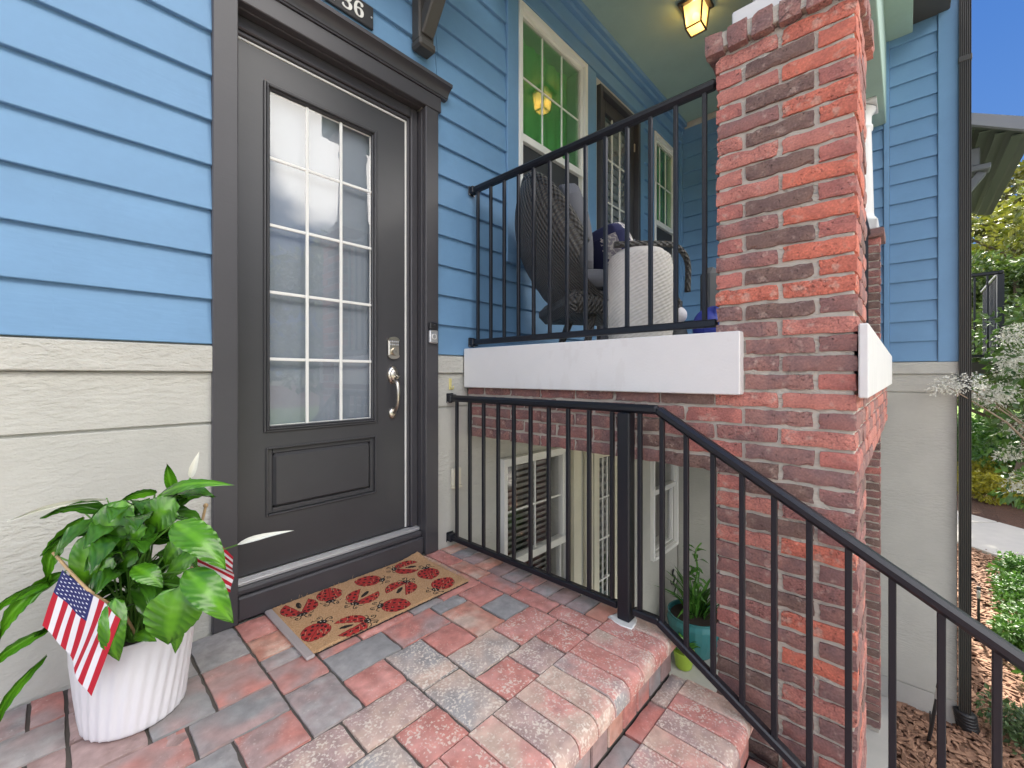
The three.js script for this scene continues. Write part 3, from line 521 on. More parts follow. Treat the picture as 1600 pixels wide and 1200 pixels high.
// ---------------------------------------------------------------- landing and stairs
const RZ = 1.47, RISE = 0.185, TREAD = 0.305;
function noseGeo(w, len, h, rad) {      // bullnose paver, nose towards +z, top at y = 0
  const s = new THREE.Shape(); s.moveTo(0, -h); s.lineTo(len - 0.004, -h); s.lineTo(len, -h + 0.004); s.lineTo(len, -rad); s.absarc(len - rad, -rad, rad, 0, Math.PI / 2, false); s.lineTo(0.004, 0); s.lineTo(0, -0.004); s.lineTo(0, -h);
  let g = new THREE.ExtrudeGeometry(s, { depth: w - 0.006, bevelEnabled: true, bevelSize: 0.003, bevelThickness: 0.003, bevelSegments: 1, curveSegments: 6 });
  g.rotateY(-Math.PI / 2); g.translate(w - 0.003, 0, 0); // shape x -> z, depth -> -x
  return g;
}
function paverGeo(w, d, h, seed) {
  const nx = Math.max(2, Math.round(w / 0.03)), nz = Math.max(2, Math.round(d / 0.03));
  let g = new THREE.BoxGeometry(w, h, d, nx, 1, nz); g.deleteAttribute('normal'); g.deleteAttribute('uv'); g = mergeVertices(g, 1e-5);
  const p = g.attributes.position;
  for (let i = 0; i < p.count; i++) {
    let x = p.getX(i), y = p.getY(i), z = p.getZ(i); const ex = Math.abs(Math.abs(x) - w / 2) < 1e-5, ez = Math.abs(Math.abs(z) - d / 2) < 1e-5;
    if (y > 0) { const n = noise.noise(x * 30 + seed * 3, seed, z * 30); if (ex || ez) { y -= 0.0045 + 0.003 * n; const q = 0.002 + 0.0024 * n; if (ex) x -= Math.sign(x) * q * 1.6; if (ez) z -= Math.sign(z) * q * 1.6; } else y += 0.0016 * noise.noise(x * 14 + seed, 3, z * 14); }
    p.setXYZ(i, x, y, z);
  }
  g.computeVertexNormals(); g = toCreasedNormals(g, 0.9); return boxUV(g, 1, seed * 0.31, seed * 0.57);
}
{
  const s = structure('landing', 'raised landing of red and grey tumbled pavers at the door', 'landing');
  part(s, 'bedding', bx(-3.0, 1.84, -0.5, -0.012, -0.012, RZ - 0.03, 0.003), M.sand);
  part(s, 'base_wall', bx(-3.0, 1.835, -2.1, -0.502, 0.004, RZ - 0.05, 0.004), M.stucco);
  const u = 0.0857, X = i => 0.03 + i * u, Z = i => 1.205 - i * u, J = 0.0024, r = rngOf(5);
  const R = [[8, 10, 0, 2, 'redS'], [10, 12, 0, 3, 'greyS'], [10, 12, 3, 6, 'greyS'], [12, 14, 0, 2, 'redS'], [14, 16, 0, 2, 'mixS'], [16, 18, 0, 2, 'redS'], [12, 15, 2, 4, 'greyS'], [15, 18, 2, 4, 'redS'], [8, 10, 4, 6, 'red'], [12, 14, 4, 6, 'red'], [14, 16, 4, 7, 'orange'], [16, 18, 4, 6, 'slate'], [8, 11, 6, 8, 'slate'], [11, 14, 6, 8, 'mix'], [14, 16, 7, 8, 'slate'], [16, 18, 6, 8, 'red'],
    [6, 8, 4, 7, 'grey'], [6, 8, 7, 9, 'mix'], [6, 8, 9, 10, 'grey'], [6, 8, 10, 12, 'orange'], [6, 8, 12, 14, 'red'], [4, 6, 8, 11, 'mix'], [4, 6, 11, 14, 'slate'], [3, 6, 6, 8, 'brown2'], [4, 6, 4, 6, 'mix'], [4, 7, 2, 4, 'mixS'], [7, 10, 2, 4, 'mixS'], [5, 8, 0, 2, 'greyS'], [3, 5, 0, 2, 'mix'], [2, 4, 2, 4, 'brown2'], [2, 4, 4, 6, 'slate'], [0, 3, 6, 8, 'brown'], [2, 4, 8, 11, 'brown2'], [2, 4, 11, 14, 'slate'], [0, 2, 8, 10, 'brown'], [0, 2, 10, 14, 'brown'], [0, 2, 2, 6, 'brown2'], [0, 3, 0, 2, 'brown'],
    [8, 10, 8, 11, 'mix'], [10, 13, 8, 10, 'red'], [13, 15, 8, 10, 'grey'], [15, 18, 8, 10, 'red'], [8, 10, 11, 14, 'slate'], [10, 12, 10, 12, 'red'], [12, 15, 10, 12, 'brown2'], [15, 18, 10, 12, 'mix'], [10, 13, 12, 14, 'grey'], [13, 16, 12, 14, 'red'], [16, 18, 12, 14, 'orange']];
  for (let i = -34; i < 0; i += 3) for (let k = 0; k < 14; k += 2) { const o = (k / 2) % 2; R.push([i + o, i + 3 + o - (i === -1 - 0 && o ? 0 : 0), k, k + 2, ['brown', 'brown2', 'mix', 'slate', 'grey'][Math.floor(r() * 5)]]); }
  const done = R.filter(q => q[0] < q[1]);
  let sd = 1;
  for (const [a, b, c, d, m] of done) {
    let x0 = X(a), x1 = X(Math.min(b, a < 0 ? 0 : b)); const z1 = Z(c), z0 = Math.max(Z(d), 0.004);
    if (x1 - x0 < 0.05) continue;
    part(s, 'paver', paverGeo(x1 - x0 - 2 * J, z1 - z0 - 2 * J, 0.05, sd++), paverMat[m], [(x0 + x1) / 2, -0.025 + (r() - 0.5) * 0.002, (z0 + z1) / 2], [(r() - 0.5) * 0.006, 0, (r() - 0.5) * 0.006]);
  }
  // edging row beside the railing, then a soldier row under it
  const seq = ['redS', 'red', 'mix', 'orange', 'red', 'mix'];
  for (let i = 0; i < 5; i++) { const z1 = 1.205 - i * 0.241, z0 = z1 - 0.241; part(s, 'paver', paverGeo(0.108, 0.234, 0.05, sd++), paverMat[seq[i]], [1.630, -0.025, (z0 + z1) / 2]); }
  for (let i = 0; i < 11; i++) part(s, 'paver', paverGeo(0.150, 0.1025, 0.05, sd++), paverMat[pick(['mix', 'brown2', 'orange', 'brown'])], [1.765, -0.025, 1.205 - 0.0548 - i * 0.1095]);
  // bullnose row
  const NW = 0.108, nl = RZ - 1.205;
  for (let i = 0; i < 44; i++) {
    const x1 = 1.842 - i * NW; if (x1 < -2.9) break;
    const g = boxUV(noseGeo(NW - 0.005, nl, 0.06, 0.035), 1, i * 0.37, i * 0.19);
    part(s, 'bullnose_paver', g, paverMat[['pinkS', 'redS', 'nose', 'redS', 'noseG', 'pinkS', 'nose', 'mixS'][i % 8]], [x1 - NW + 0.0025, 0, 1.2075]);
    part(s, 'riser_brick', bx(x1 - NW + 0.004, x1 - 0.004, -RISE + 0.002, -0.063, RZ - 0.06, RZ - 0.022, 0.005), paverMat[['brown', 'mix', 'orange', 'brown2', 'mix'][(i * 3) % 5]]);
  }
  const st = structure('stairs', 'paver stairs with rounded treads leading down from the landing', 'stairs');
  for (let k = 1; k <= 10; k++) {
    const y = -RISE * k, z1 = RZ + TREAD * k, zb = z1 - 0.257;
    part(st, 'bedding', bx(-3.0, 1.835, Math.max(-2.1, y - 0.6), y - 0.05, z1 - TREAD - 0.055, z1 - 0.03, 0.003), M.sand);
    for (let i = 0; i < 44; i++) {
      const x1 = 1.842 - i * NW; if (x1 < -2.9) break;
      const g = boxUV(noseGeo(NW - 0.005, 0.255, 0.048, 0.03), 1, i * 0.31 + k, i * 0.23);
      part(st, 'bullnose_paver', g, paverMat[['pinkS', 'nose', 'pinkS', 'redS', 'mixS', 'nose', 'noseG'][(i + k * 2) % 7]], [x1 - NW + 0.0025, y, zb]);
      if (k < 3) part(st, 'riser_brick', bx(x1 - NW + 0.004, x1 - 0.004, y - RISE + 0.002, y - 0.051, z1 - 0.06, z1 - 0.022, 0.005), paverMat[['brown', 'mix', 'brown2', 'orange'][(i * 3 + k) % 4]]);
      if (i % 2 === 0 && x1 - 2 * NW > -2.9) part(st, 'paver', paverGeo(2 * NW - 0.007, TREAD - 0.255 + 0.018, 0.046, i + k * 50), paverMat[['mixS', 'greyS', 'mix', 'brown2'][(i / 2 + k) % 4]], [x1 - NW, y - 0.0235, zb - 0.036]);
    }
  }
  // joint grout under the post
  const pb = new THREE.CylinderGeometry(0.058, 0.064, 0.008, 9); const pp = pb.attributes.position; for (let i = 0; i < pp.count; i++) { const a = Math.atan2(pp.getZ(i), pp.getX(i)); const k = 1 + 0.22 * Math.sin(a * 3 + 1); pp.setX(i, pp.getX(i) * k); pp.setZ(i, pp.getZ(i) * k); } pb.computeVertexNormals();
  part(s, 'post_grout', boxUV(pb), M.whiteTrim, [1.76, 0.003, 1.267]);
}

// ---------------------------------------------------------------- railings
function flange(parent, x, y, z) { part(parent, 'wall_flange', merge([bx(x - 0.028, x + 0.028, y - 0.032, y + 0.032, z, z + 0.007, 0.003), bx(x - 0.027, x + 0.027, y - 0.024, y + 0.024, z + 0.0075, z + 0.045, 0.005)]), M.rail); for (const s of [-1, 1]) { const g = new THREE.CylinderGeometry(0.006, 0.006, 0.004, 8); g.rotateX(Math.PI / 2); part(parent, 'bolt', boxUV(g), M.silver, [x + s * 0.02, y - 0.026, z + 0.009]); } }
{
  const x = 1.77, t = thing('stair_railing', 'black metal stair railing running from the wall and down the paver steps', 'railing');
  const yb = 0.055, yt = 0.963, sl = -0.617, z0 = 1.425, zE = 3.0;
  part(t, 'top_rail', merge([bar([x, yt, 0.01], [x, yt, z0 - 0.004], 0.046, 0.04, 0.012), bar([x, yt + 0.002, z0 - 0.012], [x, yt + 0.002 + sl * (zE - z0), zE], 0.0465, 0.04, 0.012)]), M.rail);
  part(t, 'bottom_rail', merge([bar([x, yb, 0.01], [x, yb, 1.230], 0.036, 0.032, 0.006), bar([x, yb, 1.303], [x, yb, 1.425], 0.036, 0.032, 0.006), bar([x, yb + 0.001, 1.418], [x, yb + sl * (zE - 1.42), zE], 0.0365, 0.032, 0.006)]), M.rail);
  part(t, 'post', bx(x - 0.03, x + 0.03, 0.006, yt - 0.02, 1.237, 1.297, 0.005), M.rail);
  const bal = [0.077, 0.203, 0.327, 0.451, 0.575, 0.699, 0.824, 0.948, 1.072, 1.197, 1.335, 1.436, 1.538, 1.643, 1.747, 1.852, 1.957, 2.063, 2.170, 2.277, 2.385, 2.492, 2.6, 2.707, 2.815, 2.92];
  for (const z of bal) { const b = z < 1.42 ? yb + 0.016 : yb + 0.012 + sl * (z - 1.42), tp = z < z0 ? yt - 0.019 : yt - 0.021 + sl * (z - z0); part(t, 'baluster', bx(x - 0.0095, x + 0.0095, b, tp, z - 0.0095, z + 0.0095, 0.002), M.rail); }
  part(t, 'post', bx(x - 0.03, x + 0.03, -RISE * 5 - 0.0, yt + sl * (zE - z0) - 0.02, 2.965, 3.025, 0.005), M.rail);
  flange(t, x, yt, 0.0005); flange(t, x, yb, 0.0005);
}
function porchRail(name, label, x, z0, z1, zs, wallFlange) {
  const t = thing(name, label, 'railing'); const yb = 1.338, yt = 2.376;
  part(t, 'top_rail', bar([x, yt, z0], [x, yt, z1], 0.046, 0.044, 0.013), M.rail);
  part(t, 'bottom_rail', bar([x, yb, z0], [x, yb, z1], 0.034, 0.034, 0.006), M.rail);
  for (const z of zs) part(t, 'baluster', bx(x - 0.0095, x + 0.0095, yb + 0.016, yt - 0.021, z - 0.0095, z + 0.0095, 0.002), M.rail);
  if (wallFlange) { flange(t, x, yt, 0.006); flange(t, x, yb, 0.006); }
  return t;
}
porchRail('porch_railing', 'black metal porch railing above the white beam between wall and pier', 1.955, 0.012, 1.602, [0.076, 0.2, 0.322, 0.444, 0.566, 0.688, 0.809, 0.931, 1.053, 1.176, 1.299, 1.421, 1.549], true);
{
  const t = thing('porch_railing', 'black metal front railing between the two brick piers', 'railing'), z = 1.95, yb = 1.338, yt = 2.376;
  part(t, 'top_rail', bar([2.382, yt, z], [4.96, yt, z], 0.046, 0.044, 0.013), M.rail); part(t, 'bottom_rail', bar([2.382, yb, z], [4.96, yb, z], 0.034, 0.034, 0.006), M.rail);
  for (let k = 0; k < 21; k++) { const x = 2.45 + k * 0.122; part(t, 'baluster', bx(x - 0.0095, x + 0.0095, yb + 0.016, yt - 0.021, z - 0.0095, z + 0.0095, 0.002), M.rail); }
}

// ---------------------------------------------------------------- doormat
{
  const W = 0.82, Dp = 0.475, cv = document.createElement('canvas'); cv.width = 1640; cv.height = 950; const c = cv.getContext('2d'), K = 2000, r = rngOf(31);
  c.fillStyle = '#b58f68'; c.fillRect(0, 0, 1640, 950);
  for (let i = 0; i < 26000; i++) { const x = r() * 1640, y = r() * 950, a = r() * 6.28, l = 6 + r() * 12, k = r(); c.strokeStyle = k < 0.4 ? 'rgba(214,180,140,0.6)' : k < 0.7 ? 'rgba(140,104,72,0.55)' : 'rgba(190,150,108,0.6)'; c.lineWidth = 2; c.beginPath(); c.moveTo(x, y); c.lineTo(x + Math.cos(a) * l, y + Math.sin(a) * l); c.stroke(); }
  const bugs = [[0.669, 0.101, 0.59, 0.055, 1], [0.717, 0.247, 0.746, 0.18, 0], [0.692, 0.405, 0.606, 0.434, 0], [0.451, 0.094, 0.52, 0.15, 0], [0.526, 0.282, 0.59, 0.238, 1], [0.341, 0.219, 0.265, 0.265, 1], [0.24, 0.085, 0.215, 0.158, 0], [0.092, 0.10, 0.074, 0.19, 1], [0.408, 0.400, 0.345, 0.345, 0], [0.072, 0.335, 0.135, 0.27, 0], [0.197, 0.41, 0.262, 0.43, 1]];
  for (const [x, y, hx, hy, open] of bugs) {
    const a = Math.atan2(hy - y, hx - x); c.save(); c.translate(x * K, y * K); c.rotate(a); const R = 158, B = 130;
    c.strokeStyle = '#17130f'; c.fillStyle = '#17130f'; c.lineWidth = 7;
    const wing = s => { c.save(); if (open) { c.translate(R * 0.55, 0); c.rotate(-s * 0.42); c.translate(-R * 0.55, 0); } c.beginPath(); c.moveTo(R * 0.72, 0); c.bezierCurveTo(R * 0.66, s * B * 1.1, -R * 0.6, s * B * 1.3, -R, 0); c.closePath(); c.fillStyle = '#a82a26'; c.fill(); c.strokeStyle = '#571512'; c.lineWidth = 5; c.stroke(); c.fillStyle = '#3c0f10'; for (const [px, py] of [[0.36, 0.42], [0.02, 0.30], [-0.34, 0.28], [0.02, 0.72], [-0.40, 0.66], [-0.70, 0.28], [0.44, 0.16]]) { c.beginPath(); c.ellipse(px * R, s * py * B, 17, 13, 0, 0, 6.3); c.fill(); } c.restore(); };
    if (open) { c.beginPath(); c.ellipse(-R * 0.35, 0, 62, 22, 0, 0, 6.3); c.fill(); }
    wing(1); wing(-1);
    c.fillStyle = '#17130f'; c.beginPath(); c.ellipse(R * 0.80, 0, 30, 44, 0, 0, 6.3); c.fill();
    c.lineWidth = 8; c.strokeStyle = '#17130f';
    for (const s of [-1, 1]) { c.beginPath(); c.moveTo(R * 0.95, s * 14); c.bezierCurveTo(R * 1.35, s * 18, R * 1.45, s * 60, R * 1.12, s * 66); c.stroke(); c.beginPath(); c.arc(R * 1.14, s * 56, 11, 0, 6.3); c.stroke(); c.beginPath(); c.moveTo(R * 0.86, s * 34); c.quadraticCurveTo(R * 1.02, s * 86, R * 0.74, s * 96); c.stroke(); }
    c.fillStyle = '#cfc4b4'; for (const s of [-1, 1]) { c.beginPath(); c.ellipse(R * 0.84, s * 16, 7, 6, 0, 0, 6.3); c.fill(); }
    c.restore();
  }
  for (let i = 0; i < 30000; i++) { const x = r() * 1640, y = r() * 950, a = r() * 6.28, l = 3 + r() * 7; c.strokeStyle = r() < 0.5 ? 'rgba(30,18,10,0.20)' : 'rgba(235,200,165,0.16)'; c.lineWidth = 1.5; c.beginPath(); c.moveTo(x, y); c.lineTo(x + Math.cos(a) * l, y + Math.sin(a) * l); c.stroke(); }
  const tex = new THREE.CanvasTexture(cv); tex.colorSpace = THREE.SRGBColorSpace; tex.flipY = false;
  const t = thing('doormat', 'tan coir doormat printed with red ladybugs at the front door', 'doormat', [0.695, 0.004, 0.012]);
  const g = new THREE.PlaneGeometry(W, Dp, 120, 70); g.rotateX(-Math.PI / 2); g.translate(W / 2, 0, Dp / 2);
  const p = g.attributes.position, uv = g.attributes.uv;
  for (let i = 0; i < p.count; i++) { const x = p.getX(i), z = p.getZ(i); const curl = 0.022 * smooth(0.66, 0.84, x) * smooth(0.12, 0.0, z); const e = Math.min(x, W - x, z, Dp - z); uv.setXY(i, x / W, z / Dp); p.setXYZ(i, x + (e < 0.002 ? 0.003 * noise.noise(x * 60, z * 60, 2) : 0), 0.014 + curl + 0.0028 * noise.noise(x * 90, z * 90, 5) - (e < 0.004 ? 0.006 : 0), z + (e < 0.002 ? 0.003 * noise.noise(x * 60, z * 60, 8) : 0)); }
  g.computeVertexNormals();
  part(t, 'coir_pile', g, new THREE.MeshStandardMaterial({ map: tex, roughness: 1, bumpMap: fineBump, bumpScale: 0.002 }));
  part(t, 'backing', bx(0.004, W - 0.004, -0.003, 0.006, 0.004, Dp - 0.004, 0.002), M.black);
  part(t, 'rubber_edge', bx(-0.028, 0.006, -0.003, 0.012, 0.0, Dp + 0.012, 0.005), std(lin(0.42, 0.37, 0.36), 0.8, { map: mottle }));
  // frayed coir round the rim
  const fr = []; const rr = rngOf(8);
  for (let i = 0; i < 900; i++) { const side = rr(), k = rr(); let a, d; if (side < 0.42) { a = [k * W, 0.012, Dp]; d = [(rr() - 0.5), rr() * 0.5, 1]; } else if (side < 0.6) { a = [W, 0.012, k * Dp]; d = [1, rr() * 0.5, rr() - 0.5]; } else { a = [k * W, 0.014, rr() * Dp]; d = [rr() - 0.5, 1.2, rr() - 0.5]; } const l = 0.005 + rr() * 0.009; fr.push(bar(a, [a[0] + d[0] * l, a[1] + d[1] * l, a[2] + d[2] * l], 0.0012, 0.0012, 0.0002)); }
  const fm = part(t, 'coir_fringe', merge(fr), std(lin(0.50, 0.34, 0.20), 1)); fm.userData.kind = 'stuff';
}

// ---------------------------------------------------------------- peace lily in a white pot, two little flags
const leafMat = (c) => new THREE.MeshPhysicalMaterial({ color: 0xffffff, vertexColors: true, roughness: 0.24, transmission: 0.10, thickness: 0, side: THREE.DoubleSide, ...c });
M.lily = leafMat({}); M.spathe = new THREE.MeshPhysicalMaterial({ color: lin(0.80, 0.80, 0.70), roughness: 0.5, transmission: 0.15, thickness: 0, side: THREE.DoubleSide });
function bladeGeo(base, tip, width, o = {}) {        // a leaf blade: drooping arc, folded along the midrib, side veins as ripples
  const B = new THREE.Vector3(...base), T = new THREE.Vector3(...tip), L = B.distanceTo(T), U = o.nu || 9, V = o.nv || 16;
  const dir = T.clone().sub(B).normalize(); let up = new THREE.Vector3(...(o.up || [-0.15, 0.75, 0.85])).normalize();
  const side = dir.clone().cross(up).normalize(); up = side.clone().cross(dir).normalize();
  const pos = [], col = [], uv = [], idx = [], arch = (o.arch ?? 0.16) * L, fold = o.fold ?? 0.25, rnd = o.seed || 0, cup = o.cup ?? 0.0;
  const c0 = o.c0 || [0.022, 0.11, 0.007], c1 = o.c1 || [0.12, 0.34, 0.014];
  for (let j = 0; j <= V; j++) {
    const t = j / V, w = 0.5 * width * 1.98 * Math.pow(t + 0.004, 0.55) * Math.pow(1.002 - t, 1.02);
    for (let i = 0; i <= U; i++) {
      const s = (i / U) * 2 - 1, a = Math.abs(s);
      const vein = Math.sin((t * 15 - a * 3.2) * 2 * Math.PI * 0.55) * 0.0040 * a * (width / 0.1) * (o.vein ?? 1);
      const h = arch * Math.sin(Math.PI * t) + fold * w * a - (o.droop ?? 0) * w * a * a * 1.6 + vein + 0.10 * w * Math.sin(t * 9 + rnd * 3 + s * 1.5) * a + cup * t * t;
      const pnt = B.clone().addScaledVector(dir, t * L).addScaledVector(side, s * w + 0.05 * L * Math.sin(t * 3 + rnd) * (o.sway ?? 1) * t * (1 - t)).addScaledVector(up, h);
      if (pnt.z < 0.012) pnt.z = 0.012 + 0.02 * a;
      pos.push(pnt.x, pnt.y, pnt.z); uv.push(s * w, t * L);
      const mid = a < 0.12 ? 0.5 : 0, k = clamp(0.45 + 0.45 * noise.noise(pnt.x * 18, pnt.y * 18, rnd) + 0.18 * Math.sin((t * 15 - a * 3.2) * 2 * Math.PI * 0.55) + mid, 0, 1);
      col.push(lerp(c0[0], c1[0], k), lerp(c0[1], c1[1], k), lerp(c0[2], c1[2], k));
    }
  }
  for (let j = 0; j < V; j++) for (let i = 0; i < U; i++) { const a = j * (U + 1) + i, b = a + U + 1; idx.push(a, a + 1, b, b, a + 1, b + 1); }
  const g = new THREE.BufferGeometry(); g.setAttribute('position', new THREE.Float32BufferAttribute(pos, 3)); g.setAttribute('color', new THREE.Float32BufferAttribute(col, 3)); g.setAttribute('uv', new THREE.Float32BufferAttribute(uv, 2)); g.setIndex(idx); g.computeVertexNormals(); return g;
}
const PX = 0.185, PZ = 0.335;
{
  const t = thing('potted_lily', 'leafy green peace lily in a white ribbed pot beside the door', 'potted plant', [PX, 0, PZ]);
  const N = 96, Vn = 22, pos = [], idx = [], uv = [];
  const prof = [[0.118, 0.002], [0.130, 0.012], [0.140, 0.10], [0.150, 0.20], [0.158, 0.285], [0.161, 0.296], [0.158, 0.300], [0.152, 0.297], [0.146, 0.24]];
  const rows = []; for (let j = 0; j <= Vn; j++) { const q = j / Vn * (prof.length - 1), a = Math.floor(Math.min(q, prof.length - 2)), f = q - a; rows.push([lerp(prof[a][0], prof[a + 1][0], f), lerp(prof[a][1], prof[a + 1][1], f)]); }
  rows.unshift([0.001, 0.002]);
  rows.forEach(([r, y], j) => { for (let i = 0; i <= N; i++) { const a = i / N * Math.PI * 2, rib = j > 2 && j < 15 ? 0.0032 * Math.sin(a * 30 + y * 26) * smooth(0.285, 0.22, y) : 0; pos.push((r + rib) * Math.cos(a), y, (r + rib) * Math.sin(a)); uv.push(a * 0.15, y); } });
  for (let j = 0; j < rows.length - 1; j++) for (let i = 0; i < N; i++) { const a = j * (N + 1) + i, b = a + N + 1; idx.push(a, b, a + 1, b, b + 1, a + 1); }
  const pg = new THREE.BufferGeometry(); pg.setAttribute('position', new THREE.Float32BufferAttribute(pos, 3)); pg.setAttribute('uv', new THREE.Float32BufferAttribute(uv, 2)); pg.setIndex(idx); pg.computeVertexNormals();
  part(t, 'pot', pg, std(lin(0.74, 0.74, 0.77), 0.32));
  const sg = new THREE.CylinderGeometry(0.147, 0.147, 0.02, 40); part(t, 'soil', boxUV(sg), M.soil, [0, 0.245, 0]);
  const off = p => [p[0] - PX, p[1], p[2] - PZ];
  const LV = [[0.254, 0.496, 0.65, 0.229, 0.327, 0.622, 0.168], [0.147, 0.729, 0.445, 0.096, 0.527, 0.391, 0.123], [0.07, 0.635, 0.407, 0.059, 0.456, 0.394, 0.086], [0.266, 0.719, 0.486, 0.21, 0.603, 0.425, 0.124], [0.063, 0.679, 0.266, -0.008, 0.492, 0.19, 0.069], [0.026, 0.525, 0.344, -0.103, 0.371, 0.205, 0.082], [0.01, 0.506, 0.121, -0.131, 0.415, 0.02, 0.043], [-0.003, 0.371, 0.195, -0.122, 0.246, 0.067, 0.051], [-0.013, 0.292, 0.126, -0.109, 0.074, 0.022, 0.038], [0.248, 0.666, 0.584, 0.354, 0.525, 0.698, 0.113], [0.267, 0.532, 0.634, 0.364, 0.376, 0.739, 0.107], [0.121, 0.47, 0.535, 0.129, 0.291, 0.544, 0.079], [0.161, 0.549, 0.535, 0.22, 0.485, 0.598, 0.072], [0.194, 0.646, 0.496, 0.132, 0.566, 0.429, 0.084], [0.125, 0.557, 0.437, 0.073, 0.459, 0.381, 0.079], [0.281, 0.713, 0.296, 0.263, 0.811, 0.277, 0.043], [0.232, 0.72, 0.42, 0.401, 0.754, 0.602, 0.051], [0.237, 0.72, 0.322, 0.134, 0.687, 0.211, 0.044], [0.295, 0.596, 0.517, 0.244, 0.504, 0.463, 0.078], [0.306, 0.551, 0.574, 0.235, 0.47, 0.496, 0.068], [0.24, 0.42, 0.59, 0.248, 0.279, 0.598, 0.052], [0.168, 0.332, 0.498, 0.212, 0.31, 0.546, 0.043], [0.181, 0.554, 0.438, 0.132, 0.495, 0.385, 0.063]];
  const r = rngOf(19);
  const stem = (p, rad = 0.0035) => { const a = r() * 6.28, q = 0.05 * Math.sqrt(r()); const root = [Math.cos(a) * q, 0.25, Math.sin(a) * q], m = [(root[0] + p[0]) / 2 * 0.9, lerp(0.25, p[1], 0.62) + 0.04, (root[2] + p[2]) / 2 * 0.9]; part(t, 'stalk', tube([root, m, p], rad, rad * 0.75, 10, 6), M.stalk); };
  M.stalk = std(lin(0.10, 0.26, 0.03), 0.5);
  LV.forEach((v, i) => { const b = off(v.slice(0, 3)), e = off(v.slice(3, 6)); part(t, 'leaf', bladeGeo(b, e, v[6] * 1.14, { seed: i * 1.7, arch: 0.12 + 0.1 * r(), fold: 0.18, droop: 0.25 * r(), nz: 1, up: [-0.1 + (r() - 0.5) * 0.5, 0.75, 0.8], c0: i % 5 === 3 ? [0.02, 0.085, 0.012] : undefined }), M.lily); stem(b); });
  // fill the crown
  for (let i = 0; i < 74; i++) {
    const a = r() * 6.28, rad = 0.03 + 0.11 * r(), y = 0.34 + 0.36 * r(); const b = [Math.cos(a) * rad * 0.7 + 0.01, y, Math.sin(a) * rad * 0.7 + (r() - 0.3) * 0.06], l = 0.13 + 0.10 * r();
    const e = [b[0] + Math.cos(a) * l * 0.75, y + l * (0.25 - 0.9 * r()), Math.max(-0.31, b[2] + Math.sin(a) * l * 0.75)];
    if (b[2] + PZ < 0.03) continue;
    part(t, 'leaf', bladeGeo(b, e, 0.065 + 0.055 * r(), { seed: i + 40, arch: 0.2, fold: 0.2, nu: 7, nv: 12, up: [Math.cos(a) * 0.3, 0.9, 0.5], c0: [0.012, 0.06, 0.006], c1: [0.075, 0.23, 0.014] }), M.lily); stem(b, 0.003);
  }
  for (const v of [[0.116, 0.719, 0.324, -0.087, 0.704, 0.104, 0.03], [0.319, 0.762, 0.41, 0.339, 0.852, 0.432, 0.03], [0.401, 0.569, 0.632, 0.524, 0.615, 0.765, 0.026]]) { const b = off(v.slice(0, 3)), e = off(v.slice(3, 6)); const f = part(t, 'flower', bladeGeo(b, e, v[6], { arch: 0.05, fold: 0.7, vein: 0, sway: 0.5, nu: 6, nv: 12, c0: [1, 1, 1], c1: [1, 1, 1] }), M.spathe); stem(b, 0.0028); }
}
const flagTex = (() => {
  const cv = document.createElement('canvas'); cv.width = 760; cv.height = 400; const c = cv.getContext('2d'), h = 400 / 13;
  for (let i = 0; i < 13; i++) { c.fillStyle = i % 2 ? '#e6e4e8' : '#b8102a'; c.fillRect(0, i * h, 760, h + 1); }
  c.fillStyle = '#232a66'; c.fillRect(0, 0, 304, h * 7); c.fillStyle = '#f0f0f4';
  const star = (x, y, R) => { c.beginPath(); for (let k = 0; k < 10; k++) { const a = -Math.PI / 2 + k * Math.PI / 5, q = k % 2 ? R * 0.4 : R; c.lineTo(x + q * Math.cos(a), y + q * Math.sin(a)); } c.fill(); };
  for (let r = 0; r < 9; r++) for (let k = 0; k < (r % 2 ? 5 : 6); k++) star(304 / 12 * (1 + 2 * k + (r % 2)), h * 7 / 10 * (r + 1), 11);
  const t = new THREE.CanvasTexture(cv); t.colorSpace = THREE.SRGBColorSpace; t.flipY = false; return t;
})();
M.flag = new THREE.MeshPhysicalMaterial({ map: flagTex, roughness: 0.8, side: THREE.DoubleSide, transmission: 0.1, thickness: 0 });
M.stick = std(lin(0.48, 0.33, 0.17), 0.6);
function clothFlag(t, h0, f0, f1, h1, wave, ph) {    // h0 hoist by the first stripe, f0 fly by it, f1 fly by the last, h1 hoist by the last
  const U = 30, V = 20, pos = [], uv = [], idx = [], A = [h0, f0, f1, h1].map(p => new THREE.Vector3(...p)), n = A[1].clone().sub(A[0]).cross(A[3].clone().sub(A[0])).normalize();
  for (let j = 0; j <= V; j++) for (let i = 0; i <= U; i++) {
    const u = i / U, v = j / V, p = A[0].clone().lerp(A[1], u).lerp(A[3].clone().lerp(A[2], u), v);
    p.addScaledVector(n, wave * (Math.sin(v * 7 + ph + u * 1.5) * (0.25 + u) + 0.5 * Math.sin(v * 15 + u * 3 + ph)));
    pos.push(p.x, p.y, p.z); uv.push(u, v);
  }
  for (let j = 0; j < V; j++) for (let i = 0; i < U; i++) { const a = j * (U + 1) + i, b = a + U + 1; idx.push(a, b, a + 1, b, b + 1, a + 1); }
  const g = new THREE.BufferGeometry(); g.setAttribute('position', new THREE.Float32BufferAttribute(pos, 3)); g.setAttribute('uv', new THREE.Float32BufferAttribute(uv, 2)); g.setIndex(idx); g.computeVertexNormals(); part(t, 'cloth', g, M.flag);
}
